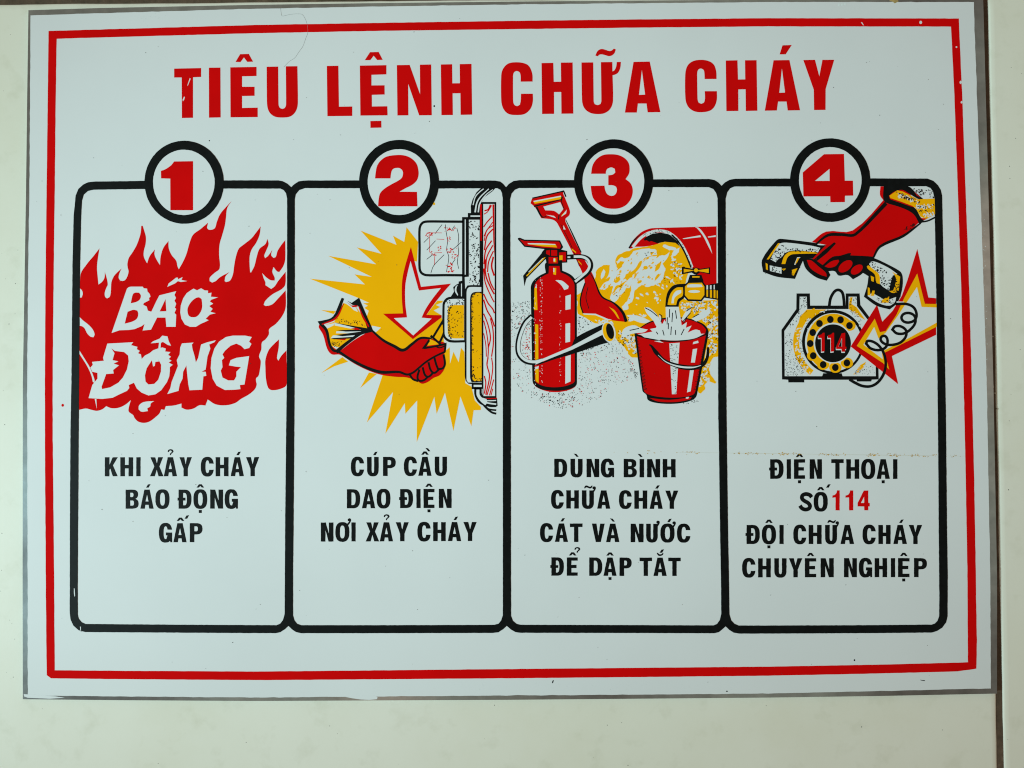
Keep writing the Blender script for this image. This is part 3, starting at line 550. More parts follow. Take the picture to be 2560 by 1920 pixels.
part('cable_tail', 'w', 3.6, sw, strokes=[K('b', '1572,1020 1575,1065 1605,1100 1650,1112 1612,1100', 26), K('b', '1572,1024 1577,1070 1605,1110 1640,1140', 24), K('b', '1600,1108 1650,1130 1728,1142', 13), K('b', '1630,1112 1680,1112 1728,1110', 9)], split=True)
# arm with rolled cuff
arm = part('pulling_arm', 'r', 4.2, sign, [S('b', '372,690 500,590 655,500 760,590 850,640 925,682 1000,630 1085,572 1160,575 1285,610 1292,680 1278,720 1288,820 1245,890 1190,915 1140,950 1090,966 1050,945 960,912 860,906 740,890 620,850 500,790 380,715 310,712 270,665 235,545 197,480 200,455 240,480 300,620')])
part('cuff', 'y', 4.5, arm, [R('b', '410,268 520,305 545,340 640,478 600,490 490,570 345,668 292,625 268,505 228,465 330,430')])
part('cuff_fold', 'w', 4.7, arm, [R('b', '330,436 600,492 580,510 335,462'), R('b', '350,512 590,512 560,530 345,530'), R('b', '320,548 520,545 490,568 300,572'), R('b', '232,462 330,442 325,462 262,492'), R('b', '415,262 440,262 520,310 535,345 500,330 470,300'), R('b', '315,640 370,650 345,666')], split=True)
part('cuff_fold', 'k', 5, arm, [R('b', '325,437 640,490 620,512 460,470'), R('b', '350,503 600,495 590,512 430,515'), R('b', '340,545 560,515 520,545 400,555'), R('b', '300,572 500,560 470,575 330,582'), R('b', '445,250 480,268 545,222 560,260 664,500 622,505 600,440 535,290 490,285')], [K('b', '404,230 330,392 205,440 262,502 290,620 325,678 375,682', [18, 26, 18, 22, 20, 18, 18]), K('b', '350,690 420,630 500,570 560,530 650,500', [26, 22, 20, 22, 30])], split=True)
part('cuff_fold', 'r', 5.1, arm, [R('b', '440,262 480,290 535,285 530,300 490,305'), R('b', '345,585 440,575 420,590'), R('b', '470,490 520,482 560,498 520,500')], [K('b', '412,275 345,398 225,452', [6, 14, 8]), K('b', '543,300 580,390 628,472', [6, 13, 10])], split=True)
m = Mesh(); m.flecks([R('b', '345,400 560,420 600,470 340,435')], 40, (.6, 1.2), 5.2, 11); m.flecks([R('b', '300,600 400,600 350,665 310,640')], 40, (.6, 1.2), 5.2, 12); m.build('cuff_speckle', 'k', arm, 'stuff')
part('arm_outline', 'k', 5.2, arm, strokes=[K('b', p_, w_) for p_, w_ in [('655,505 750,588 850,642 925,676 1000,625 1075,572 1170,575', [14, 18, 22, 18, 14]), ('370,688 480,760 620,830 740,866 890,864 960,886 1010,870 1060,830 1120,780 1200,730 1285,690', [18, 20, 22, 16, 14, 14]),
  ('1285,690 1292,622 1215,640 1160,650 1100,660 1150,590', 14), ('1195,738 1212,800 1228,840 1270,830 1286,790 1275,715', 15), ('1145,782 1165,850 1195,872 1232,845', 15), ('1095,825 1115,890 1145,905 1185,870', 15), ('1066,845 1050,905 1062,938 1105,935 1140,905', 15), ('985,890 1010,925 1052,942', 15), ('1285,640 1240,655 1200,640', 9)]])
part('switch_lever', 'y', 5.4, arm, [R('b', '1160,580 1252,622 1135,637'), R('b', '1205,560 1268,455 1270,520 1240,600')], split=True)
part('switch_lever', 'k', 5.6, arm, strokes=[K('b', p_, 15) for p_ in ('1183,565 1272,418', '1240,612 1276,535', '1165,552 1252,628', '1150,592 1105,660')], split=True)

# ---- picture 3: extinguisher, shovel, sand, barrel, tap, bucket
sand = part('sand_pile', 'y', 2.2, sign, [roughen(S('C', '1195,625 1300,612 1400,580 1480,568 1560,580 1610,640 1650,720 1680,790 1650,870 1640,930 1540,945 1490,1010 1465,1130 1570,1130 1590,1080 1620,1055 1680,1080 1800,1075 1922,1070 1922,1560 1870,1580 1845,1650 1850,1710 1905,1780 1890,1795 1830,1770 1800,1810 1812,1835 1770,1880 1745,1872 1700,1600 1240,1570 1165,1560 1130,1510 1080,1450 1040,1410 1020,1340 940,1275 860,1272 790,1235 705,1195 700,1030 760,985 850,890 870,815 930,772 985,770 975,850 945,895 1000,860 1050,800 1030,740 1060,680 1150,640'), 5, .75)])
part('sand_gap', 'w', 3, sand, [roughen(q_, 5, .6) for q_ in (S('C', '1190,650 1320,625 1385,640 1390,680 1330,690 1280,730 1250,790 1190,840 1130,850 1110,880 1130,900 1080,930 1030,960 1010,1010 1040,980 1070,960 1050,1040 1010,1090 985,1060 1000,1000 1010,950 970,960 940,980 900,975 930,930 975,900 1000,850 1080,790 1110,740 1080,735 1050,760 1040,740 1080,700 1130,710 1160,690'),
  S('C', '1400,690 1470,680 1500,655 1490,690 1440,760 1460,800 1450,860 1420,920 1380,935 1310,960 1260,940 1200,990 1180,1080 1140,1110 1145,1150 1100,1160 1085,1130 1130,1080 1160,1010 1170,940 1150,970 1120,960 1170,900 1250,880 1290,850 1240,830 1200,870 1180,850 1260,770 1330,700'),
  S('C', '1000,1090 1030,1060 1060,1010 1100,940 1160,880 1190,870 1160,930 1110,990 1060,1060 1020,1100'), S('C', '1250,770 1330,700 1400,690 1380,760 1400,830 1340,900 1280,920 1240,880 1190,900 1180,860'), S('C', '905,860 930,805 945,830 930,870 910,890'), S('C', '1480,600 1550,620 1560,640 1500,640 1440,610 1450,590'), S('C', '1540,640 1590,620 1560,680 1510,700'))], split=True)
part('sand_ridge', 'y', 3.4, sand, [E('C', 1292, 792, 20, 16), S('C', '1200,840 1250,780 1265,730 1240,740 1210,790 1180,820 1120,850 1115,880 1150,870'), E('C', 1050, 903, 30, 14, -.7), S('C', '1385,770 1430,740 1410,800 1370,830'), E('C', 1240, 915, 22, 12, -.5), S('C', '1380,870 1430,840 1400,880 1370,910'), E('C', 920, 905, 18, 14), S('C', '1330,660 1370,655 1340,690')], split=True)
m = Mesh(); m.flecks([R('C', '1030,760 1200,660 1400,640 1440,700 1440,860 1300,950 1200,980 1140,1100 1010,1080 920,960')], 70, (1.2, 3.0), 3.6, 77, 3.4, -0.85); m.build('sand_grains', 'y', sand, 'stuff')
m = Mesh()
for rg, n_ in (('1530,700 1640,800 1600,900 1500,800', 26), ('1400,880 1560,850 1600,920 1480,960 1380,1050', 18), ('1200,980 1460,960 1440,1120 1200,1120', 14), ('1600,1080 1910,1085 1910,1300 1850,1300 1700,1180 1600,1150', 110), ('1830,1250 1915,1250 1915,1530 1840,1560', 60), ('1750,1650 1845,1600 1840,1780 1750,1820', 35), ('1050,1330 1200,1380 1220,1550 1130,1500', 60), ('1130,1200 1290,1190 1280,1260 1140,1250', 24), ('820,1230 1000,1260 1020,1300 900,1270', 18)):
    m.flecks([R('C', rg)], n_, (1.2, 3.4), 3.2, n_ + 31, 2.4)
m.build('sand_speckle', 'w', sand, 'stuff')
m = Mesh()
for rg, n_ in (('1530,700 1640,760 1640,820 1500,850', 26), ('1400,880 1560,850 1600,920 1480,960', 12), ('1600,1080 1910,1085 1910,1300 1850,1300 1700,1180 1600,1150', 75), ('1830,1250 1915,1250 1915,1530 1840,1560', 45), ('1750,1650 1845,1600 1840,1780 1750,1820', 28), ('1030,1330 1200,1380 1220,1550 1060,1440', 50), ('1130,1200 1290,1190 1280,1260 1140,1250', 14), ('1010,980 1150,880 1120,1000 1000,1060', 9), ('1260,650 1460,640 1300,720', 8)):
    m.flecks([R('C', rg)], n_, (.6, 1.2), 3.8, n_ + 57, 3.2)
m.build('sand_speckle', 'k', sand, 'stuff')
bar = part('red_barrel', 'r', 3.2, sign, [S('C', '1145,622 1180,560 1250,490 1310,460 1365,450 1905,435 1905,960 1740,960 1700,800 1655,690 1600,590 1500,505 1420,490 1330,500 1260,550 1200,612 1160,628')])
part('barrel_mouth', 'r', 2.6, bar, [S('C', '1195,612 1240,560 1290,520 1430,560 1400,585 1300,608')])
part('barrel_mouth', 'k', 2.9, bar, [R('C', '1275,545 1300,525 1350,500 1420,489 1500,505 1555,545 1590,610 1550,578 1460,568 1395,582 1340,562 1325,570 1300,555 1285,560')])
part('barrel_rim', 'w', 3.6, bar, strokes=[K('C', '1182,612 1250,535 1330,488 1420,474 1500,494 1590,575 1650,680 1692,785', 24)], split=True)
part('barrel_rim', 'k', 3.8, bar, strokes=[K('C', '1520,510 1570,560 1630,660 1685,790', 11), K('C', '1150,622 1190,560 1250,502', [10, 12, 4])], split=True)
m = Mesh(); m.flecks([R('C', '1250,520 1330,470 1420,462 1500,480 1600,570 1700,780 1680,780 1590,590 1500,510 1420,485')], 90, (.5, 1.1), 4, 66); m.build('barrel_speckle', 'k', bar, 'stuff')
part('barrel_highlight', 'w', 3.7, bar, [S('C', '1718,442 1752,448 1800,505 1845,590 1868,672 1830,600 1790,520 1740,455'), R('C', '1612,540 1765,512 1770,528 1622,545'), R('C', '1830,524 1898,512 1898,526 1835,532')], split=True)
tap = part('tap', 'k', 4.4, sign, [S('C', '1645,930 1540,942 1490,990 1470,1050 1462,1133 1576,1133 1588,1085 1625,1052'), R('C', '1800,945 1918,925 1918,1070 1800,1052'), R('C', '1617,950 1660,912 1785,908 1815,950 1815,1032 1775,1084 1657,1080 1617,1035'), R('C', '1675,855 1775,855 1795,912 1655,918'), R('C', '1605,785 1690,800 1728,790 1765,802 1850,788 1850,850 1765,832 1728,860 1690,834 1605,850')])
part('tap_brass', 'y', 5, tap, [R('C', '1622,802 1712,816 1622,835'), R('C', '1745,814 1838,800 1838,838 1745,822'), E('C', 1728, 815, 17, 17), R('C', '1695,866 1758,866 1758,878 1695,878'), R('C', '1632,955 1665,925 1778,922 1800,955 1800,1028 1770,1068 1662,1065 1632,1030'), S('C', '1615,962 1560,965 1515,1005 1492,1060 1482,1112 1500,1115 1556,1115 1572,1065 1612,1035'), R('C', '1818,985 1832,985 1832,1045 1818,1042'), R('C', '1848,985 1866,985 1866,1052 1848,1050'), R('C', '1880,985 1896,985 1896,1055 1880,1053'), R('C', '1906,990 1916,990 1916,1058 1906,1058')], split=True)
part('tap_highlight', 'w', 5.4, tap, [S('C', '1655,940 1700,935 1775,938 1785,958 1720,962 1650,962'), E('C', 1712, 998, 50, 12), S('C', '1600,985 1555,995 1525,1040 1515,1100 1535,1100 1545,1050 1600,1010'), R('C', '1818,945 1832,943 1832,980 1818,982'), R('C', '1848,945 1862,943 1862,980 1848,980'), R('C', '1880,942 1890,940 1890,980 1880,980'), R('C', '1690,848 1728,852 1700,856')], split=True)
# shovel
sh = part('shovel', 'r', 3.4, sign, [[S('C', '298,235 320,190 585,132 580,150 600,200 638,300 632,340 600,370 602,400 740,680 840,860 910,1040 1020,1100 1110,1210 1128,1262 970,1240 860,1195 750,1187 725,1100 740,1000 768,930 730,800 530,410 490,378 390,365 340,275'), S('C', '408,265 555,226 582,285 545,332 500,302 425,297')]])
part('shovel_outline', 'k', 3.8, sh, strokes=[K('C', p_, w_) for p_, w_ in [('315,192 585,131 603,178', 9), ('330,262 560,205', [12, 7]), ('350,270 400,355 440,345', [14, 12, 4]), ('570,180 560,210', 14), ('562,215 590,290', 6), ('602,378 660,500 735,660', [4, 9, 7]), ('560,420 640,580 720,780', 4), ('800,820 850,900 912,1040 1020,1100 1095,1180 1124,1256', [4, 8, 12, 10, 18, 22]), ('770,925 742,1005 728,1100 752,1185', 9), ('795,960 777,1050 802,1145', 5), ('545,335 540,375', 8)]])
part('shovel_highlight', 'y', 4, sh, [R('C', '325,225 565,178 560,200 335,240'), S('C', '975,1130 1030,1165 1068,1238 1050,1225 1020,1180'), R('C', '655,625 690,655 692,668 655,640'), R('C', '708,728 735,755 742,772 715,745'), R('C', '560,345 610,295 600,330')], split=True)
part('shovel_highlight', 'w', 4.2, sh, [R('C', '320,216 560,170 562,180 330,225'), R('C', '582,425 602,462 582,462'), R('C', '430,335 500,345 520,365 480,352'), R('C', '563,352 612,290 605,325'), R('C', '750,1187 860,1190 970,1236 1000,1240 965,1248 860,1203 760,1197')], split=True)
# extinguisher
ext = part('extinguisher', 'k', 4.6, sign, [S('C', '300,965 320,910 375,862 430,835 422,768 440,745 570,745 572,818 640,850 680,890 697,945 699,1780 690,1812 640,1840 560,1855 480,1855 400,1845 340,1815 315,1770'),
   R('C', '395,660 420,630 532,630 615,648 615,748 545,752 535,770 440,770 425,700')])
part('extinguisher_base', 'r', 4.3, ext, [S('C', '318,1790 350,1825 420,1855 500,1868 600,1858 680,1825 695,1790')])
part('extinguisher_body', 'r', 5, ext, [S('C', '330,968 350,912 400,870 455,842 458,778 548,778 556,832 620,862 660,900 678,948 680,1770 650,1798 560,1822 450,1822 370,1798 336,1762'), R('C', '455,700 535,700 535,756 455,756'), R('C', '435,645 466,640 466,688 432,672'), R('C', '476,640 528,640 528,690 476,690'), R('C', '545,662 604,656 604,738 575,738 545,690')], split=True)
part('extinguisher_glint', 'y', 5.3, ext, [R('C', '333,965 352,968 358,1158 328,1158'), R('C', '338,1280 365,1285 366,1595 340,1600'), R('C', '340,1665 368,1665 368,1790 342,1770'), R('C', '497,712 520,712 520,745 497,745'), R('C', '495,795 520,795 518,855 495,850'), R('C', '547,688 575,685 575,725 547,728')], split=True)
part('extinguisher_glint', 'w', 5.4, ext, [S('C', '512,900 570,905 628,952 622,975 590,985 560,940'), R('C', '600,1038 646,1024 644,1150 600,1158'), R('C', '600,1276 641,1270 640,1432 600,1440'), R('C', '600,1560 646,1545 644,1775 598,1795'), R('C', '497,712 508,712 508,738 497,738'), R('C', '495,795 504,795 504,830 495,830'), R('C', '334,1655 370,1640 366,1665 340,1668'), R('C', '338,965 350,930 352,968')], split=True)
m = Mesh(); m.flecks([R('C', '378,880 400,880 400,1790 378,1790')], 75, (.5, 1.2), 5.4, 71, 2, 1.57); m.flecks([R('C', '548,960 562,960 562,1790 548,1790')], 34, (.4, 1.1), 5.4, 72, 2, 1.57); m.flecks([R('C', '325,900 345,900 345,1800 325,1800')], 30, (.5, 1.3), 5.4, 73, 2, 1.57); m.build('extinguisher_speckle', 'w', ext, 'stuff')
lev = part('extinguisher_lever', 'k', 4.8, ext, [R('C', '188,538 205,533 245,550 552,557 580,615 560,640 400,630 245,612 190,548'), R('C', '400,660 445,700 262,888 245,950 234,862')], split=True)
part('extinguisher_lever', 'r', 5.2, ext, [R('C', '205,548 245,562 545,568 562,605 552,628 400,618 250,600')], split=True)
part('extinguisher_lever', 'y', 5.5, ext, [R('C', '268,588 515,592 528,618 400,608'), R('C', '416,704 428,704 268,868 260,862')], split=True)
part('extinguisher_lever', 'w', 5.7, ext, [R('C', '272,580 400,582 510,588 516,595 400,592 280,590'), R('C', '400,712 412,708 285,832 278,830')], split=True)
part('hose', 'k', 5.8, ext, strokes=[K('C', '612,702 680,698 750,700 800,725 818,775 795,830 750,870 684,916', 34), K('C', '306,1215 252,1268 206,1372 188,1470 200,1545 252,1598 330,1612 400,1596', 35)], split=True)
part('hose', 'w', 6.2, ext, [R('C', '345,1604 640,1478 925,1322 928,1368 660,1500 395,1606 340,1630')], [K('C', '620,702 640,702', 14), K('C', '675,697 750,700 795,728 808,775 788,822 745,862 686,912', 22), K('C', '306,1222 256,1275 212,1375 194,1470 206,1540 255,1590 330,1606 400,1590', 24)], split=True)
noz = part('nozzle', 'k', 6, ext, [S('C', '345,1640 640,1480 690,1395 920,1282 955,1262 1000,1285 1028,1345 1025,1405 990,1432 900,1458 690,1530 520,1580')])
part('nozzle_mouth', 'y', 6.6, ext, [E('C', 972, 1348, 48, 82, -.22)])
part('nozzle_mouth', 'k', 6.9, ext, [E('C', 985, 1342, 32, 68, -.22)])
part('nozzle_rim', 'w', 6.4, ext, [E('C', 974, 1348, 58, 92, -.22)])
m = Mesh()
reg = [R('C', '130,1080 300,1080 300,1800 420,1870 700,1820 700,1540 900,1450 1040,1400 1180,1620 1235,1700 1220,1750 1000,1830 900,1920 780,1980 560,2015 440,1990 250,1900 160,1790 128,1600')]
m.flecks(reg, 440, (.5, 1.0), 2.6, 81, 2.6)
for rg, n_ in (('705,1190 830,1250 820,1340 705,1390', 45), ('130,1090 300,1080 300,1300 130,1330', 110), ('330,1880 700,1870 660,1990 450,1990', 90), ('720,1480 1000,1440 1020,1500 720,1560', 50), ('1150,1600 1230,1720 1210,1740 1150,1680', 22), ('1600,1960 1700,1920 1750,1950 1640,1975', 18)): m.flecks([R('C', rg)], n_, (.6, 1.2), 2.6, n_ + 5, 2.6)
m.build('ground_speckle', 'k', sign, 'stuff')
m = Mesh(); m.flecks(reg, 170, (.6, 1.2), 2.4, 91, 2.4); m.flecks([R('C', '262,1310 300,1310 300,1600 250,1580')], 40, (.7, 1.6), 2.4, 92); m.build('ground_speckle', 'r', sign, 'stuff')
# bucket and water
bk = part('bucket', 'k', 4.4, sign, [S('c', '1195,735 1240,690 1340,632 1500,598 1650,606 1780,650 1832,705 1832,765 1735,1270 1700,1312 1600,1340 1480,1347 1370,1336 1312,1312 1300,1270 1265,1232')])
part('bucket_body', 'r', 4.8, bk, [S('c', '1217,762 1330,792 1500,812 1680,798 1812,755 1722,1235 1700,1268 1600,1290 1450,1290 1325,1268 1278,1232'), S('c', '1325,1296 1500,1312 1690,1288 1675,1308 1560,1330 1400,1326')], split=True)
part('bucket_inside', 'r', 4.8, bk, [S('c', '1215,742 1250,694 1345,642 1500,610 1650,617 1770,660 1815,705 1805,745 1650,790 1500,800 1330,780')])
part('water', 'w', 5.2, bk, [S('c', '1225,745 1290,735 1352,722 1330,700 1382,690 1400,640 1440,655 1455,620 1470,645 1600,640 1600,672 1650,640 1640,690 1690,670 1655,732 1720,705 1760,712 1770,742 1800,740 1720,780 1600,797 1480,797 1350,778'),
   R('c', '1466,508 1578,508 1600,640 1610,720 1470,720'), S('c', '1282,515 1320,515 1360,545 1400,590 1425,655 1440,690 1390,680 1360,630 1300,560'), S('c', '1130,580 1200,580 1270,600 1335,632 1290,650 1230,640 1160,606'), S('c', '1085,745 1100,705 1140,678 1200,668 1245,690 1312,705 1280,728 1180,740 1110,764'), S('c', '1600,620 1640,550 1690,515 1670,570 1630,640'), S('c', '1690,612 1780,548 1848,528 1852,560 1810,600 1730,635'), S('c', '1410,570 1425,600 1428,655 1415,640'), R('c', '1240,742 1300,765 1420,790 1420,797 1280,772')], split=True)
part('water_line', 'k', 5.6, bk, strokes=[K('c', p_, 6) for p_ in ('1290,518 1340,545 1395,590', '1410,572 1432,590 1425,640', '1500,530 1498,600', '1525,560 1520,640', '1550,540 1560,610', '1645,545 1690,515', '1610,640 1680,560', '1155,712 1235,695', '1490,650 1488,700', '1515,680 1510,750', '1550,710 1552,750', '1440,710 1452,755', '1600,750 1625,700', '1385,725 1398,745', '1480,600 1478,660', '1700,600 1755,570', '1620,650 1650,600')])
part('bucket_stripe', 'w', 5.2, bk, [R('c', '1497,825 1586,818 1558,1262 1520,1264'), R('c', '1700,875 1738,868 1718,990 1684,990'), R('c', '1676,1052 1710,1046 1682,1238 1650,1248'), R('c', '1705,812 1745,800 1750,820 1700,832'), R('c', '1640,1290 1668,1285 1660,1302 1640,1302'), R('c', '1365,805 1410,800 1450,822 1400,812')], split=True)
m = Mesh(); m.flecks([R('c', '1500,825 1584,820 1560,1255 1524,1258')], 70, (.5, 1.2), 5.6, 95); m.build('bucket_speckle', 'k', bk, 'stuff')
m = Mesh()
for i in range(36): m.stroke([pt('c', 1205 + i * 2.1, 780 + i * 12.6), pt('c', 1222 + i * 2.1 + random.random() * 14, 786 + i * 12.6)], 1.4, 5.1, False)
for i in range(30): m.stroke([pt('c', 1822 - i * 3.1, 800 + i * 14.5), pt('c', 1806 - i * 3.1 - random.random() * 12, 806 + i * 14.5)], 1.4, 5.1, False)
m.build('bucket_hatching', 'k', bk)
part('bucket_handle', 'k', 5.8, bk, strokes=[K('c', '1325,835 1345,850 1385,905 1460,975 1580,1022 1700,1035 1785,1010 1825,945 1832,860', [10, 30, 22, 26, 34, 34, 26, 20, 14])])
part('bucket_handle', 'w', 6.2, bk, strokes=[K('c', '1400,925 1470,985 1580,1024 1700,1032 1770,1015', [3, 8, 15, 15, 5]), K('c', '1808,950 1818,880', 5)])

# ---- picture 4: hand, handset, telephone and arrow
ph = part('telephone', 'k', 2.6, sign, [R('d', '730,600 845,600 848,705 1155,705 1155,600 1275,600 1282,700 1430,900 1440,1343 1380,1345 1375,1361 1250,1361 1250,1346 797,1346 797,1369 660,1369 658,1346 605,1343 600,915 728,735')],
     [K('d', '1012,712 1025,640 1060,582 1095,570 1125,592 1138,650 1142,712', 20)])
part('telephone_body', 'w', 3, ph, [R('d', '757,628 818,628 822,735 1180,735 1180,628 1250,628 1252,710 1410,910 1415,1315 628,1315 625,925 755,745')])
def arc(cx, cy, rx, ry, a0, a1, n=26): return [(cx + rx * math.cos(math.radians(a0 + (a1 - a0) * i / n)), cy + ry * math.sin(math.radians(a0 + (a1 - a0) * i / n))) for i in range(n + 1)]
def arcd(*a): return [pt('d', x, y) for x, y in arc(*a)]
part('telephone_shade', 'y', 3.3, ph, [arcd(1045, 1025, 345, 340, 125, 242) + arcd(1045, 1025, 292, 292, 242, 125), R('d', '820,738 985,738 930,770 860,830 790,830 770,900 735,900 760,800'), R('d', '1182,735 1182,690 1195,632 1215,632 1205,690 1250,720 1325,830 1270,800 1230,770'), R('d', '1330,1190 1310,1240 1250,1300 1220,1300 1280,1220')], split=True)
m = Mesh()
for rg, n_ in (('720,900 800,900 790,1100 850,1300 790,1300 720,1100', 90), ('800,830 960,740 1010,745 870,850 800,950', 70), ('1180,740 1250,770 1320,860 1290,900 1200,780', 50), ('1200,1290 1320,1200 1330,1230 1260,1310', 30)): m.flecks([R('d', rg)], n_, (.9, 2.2), 3.5, n_ + 3)
m.build('telephone_speckle', 'w', ph, 'stuff')
m = Mesh()
for rg, n_ in (('630,1130 760,1130 800,1310 630,1310', 130), ('630,930 700,930 690,1130 630,1130', 40), ('760,632 816,632 818,760 700,880 660,900', 90), ('800,830 960,740 1180,740 1040,742 880,840 800,960', 60), ('1185,632 1248,632 1248,720 1300,850 1290,890 1190,745', 60), ('740,980 780,980 830,1280 780,1260', 40), ('1300,1200 1410,1230 1412,1310 1300,1310', 20), ('1200,1290 1320,1200 1330,1230 1260,1310', 20)): m.flecks([R('d', rg)], n_, (.55, 1.15), 3.8, n_ + 13)
m.build('telephone_speckle', 'k', ph, 'stuff')
dial = part('telephone_dial', 'k', 4.1, ph, [[E('d', 1045, 1019, 268, 276, n=60), E('d', 1047, 1022, 244, 252, n=60)], R('d', '960,1290 1120,1290 1130,1320 950,1320')])
part('dial_plate', 'w', 3.9, ph, [E('d', 1046, 1020, 256, 262, n=60)])
holes = ((1187, 878), (1110, 828), (1022, 825), (928, 860), (870, 938), (848, 1033), (874, 1138), (960, 1215), (1065, 1240), (1165, 1200))
dm = Mesh(); dm.fill([arcd(1047, 1025, 228, 250, 112, 318) + arcd(1047, 1028, 170, 175, 318, 112)], 4.3)
for q in holes[-4:] + holes[:1]: dm.fill([E('d', q[0], q[1], 54, 46)], 4.3 + .02 * q[0] / 1000)
dm.build('dial_plate', 'y', ph)
for q in holes: part('dial_hole', 'k', 4.6, ph, [E('d', q[0], q[1], 29, 31, n=20)])
part('dial_centre', 'w', 4.5, ph, [E('d', 1045, 1030, 166, 174, n=48)])
part('dial_centre', 'k', 4.8, ph, [E('d', 1045, 1031, 155, 164, n=48)])
dg = ['918,962 945,955 958,940 972,940 972,1100 945,1104 945,985 918,985', '1000,962 1028,955 1042,940 1054,940 1054,1100 1026,1104 1026,985 1000,985']
four = ['1072,1060 1120,945 1150,940 1150,1060 1160,1062 1160,1080 1150,1082 1150,1104 1120,1104 1118,1080 1072,1080', '1122,985 1122,1060 1092,1060']
off = lambda s, dx, dy: ' '.join('%g,%g' % (float(k.split(',')[0]) + dx, float(k.split(',')[1]) + dy) for k in s.split())
part('dial_number', 'w', 5, ph, [R('d', off(s, -4, 10)) for s in dg] + [[R('d', off(s, -3, 10)) for s in four]], label='white shadow of 114')
part('dial_number', 'r', 5.3, ph, [R('d', s) for s in dg] + [[R('d', s) for s in four]], label='red number 114')
arr = part('arrow', 'r', 5.5, sign, [R('d', '1773,218 1868,635 1935,642 1935,958 1553,1142 1607,1383 1475,1278 1197,1058 1425,698 1470,845 1560,750 1640,620 1690,480')])
part('arrow_band', 'y', 5.8, arr, [R('d', '1772,428 1838,690 1940,692 1940,888 1490,1112 1530,1258 1475,1200 1250,1053 1405,818 1450,935 1500,925 1590,790 1660,640')])
part('arrow_field', 'w', 6.1, arr, [R('d', '1770,545 1810,717 1940,722 1940,852 1700,985 1500,1085 1465,1100 1475,1168 1308,1043 1400,890 1438,990 1500,940 1600,800 1680,680')])
part('arrow_gap', 'w', 6.15, arr, [R('d', '1595,668 1660,672 1640,690 1590,692')])
part('coiled_cord', 'k', 6.5, sign, strokes=[K('d', '1590,692 1680,692 1740,720 1766,775 1755,825 1710,850 1660,845 1636,812 1655,778 1705,770 1748,795 1756,850 1720,905 1660,945 1595,945 1558,912 1580,885 1630,885 1675,920 1672,975 1625,1025 1550,1045 1490,1035 1456,1000 1470,970 1500,972 1516,1010 1500,1065 1440,1090 1370,1075 1330,1032 1345,1010 1400,1022 1450,1062 1488,1130 1500,1220 1480,1300 1430,1370 1370,1402 1300,1400 1235,1372 1190,1345', 19)])
# handset
hs_ = part('handset', 'k', 5.6, sign, [S('D', '433,792 550,632 590,612 870,645 985,668 900,775 830,785 790,790 762,850 716,958 560,940 440,898'), S('D', '1380,772 1450,800 1620,890 1646,940 1640,1055 1600,1165 1535,1222 1420,1190 1312,1112 1340,1020 1352,935 1285,895 1325,830')], split=True)
part('handset_shine', 'w', 6, hs_, [S('D', '505,790 575,662 640,645 860,672 935,690 915,730 720,712 640,730 600,770 560,800 550,815'), S('D', '498,842 600,858 600,914 500,890'), S('D', '735,772 765,770 735,800 722,835 708,838'), S('D', '1350,818 1400,808 1520,860 1600,915 1560,930 1540,1000 1530,1062 1455,1005 1440,930 1390,885'), S('D', '1342,1105 1380,1085 1440,1110 1500,1140 1590,1115 1578,1160 1530,1190 1440,1168'), S('D', '900,655 975,660 970,668 920,666')], split=True)
part('handset_shine', 'y', 6.2, hs_, [S('D', '472,790 570,650 588,650 490,790'), S('D', '600,830 625,760 680,722 890,725 912,740 700,745 655,770 632,830'), S('D', '462,815 480,820 482,882 466,876'), S('D', '600,872 640,868 620,890'), S('D', '690,880 738,866 705,930 690,925'), S('D', '715,835 735,780 755,775 735,815'), S('D', '1335,830 1400,880 1445,925 1450,1005 1420,990 1405,920 1345,870'), S('D', '1555,895 1625,940 1612,1060 1560,1075 1590,960'), S('D', '1345,1030 1360,1030 1368,1100 1345,1100'), S('D', '1385,1060 1405,1060 1400,1105 1370,1105'), S('D', '1470,1140 1530,1110 1525,1165 1460,1165'), S('D', '1370,930 1400,945 1395,985 1375,975'), S('D', '1530,1065 1565,1060 1600,1075 1560,1080')], split=True)
m = Mesh()
for rg, n_ in (('505,780 560,690 640,650 640,730 560,810', 45), ('640,690 920,700 915,730 660,720', 40), ('1345,815 1420,820 1560,950 1540,1010 1420,900', 45), ('1440,930 1540,1000 1530,1060 1460,1000', 25), ('600,850 720,860 700,930 600,920', 30), ('1400,1090 1580,1120 1560,1180 1440,1160', 30), ('500,850 598,860 598,910 500,885', 12), ('1580,940 1620,950 1605,1080 1570,1080', 24)): m.flecks([R('D', rg)], n_, (.6, 1.9), 6.5, n_ + 41)
m.build('handset_speckle', 'k', hs_, 'stuff')
part('handset_outline', 'k', 6.7, hs_, strokes=[K('D', '440,790 510,828 620,848 756,850', 22), K('D', '1345,1020 1440,1050 1540,1090 1625,1105', 18)], split=True)
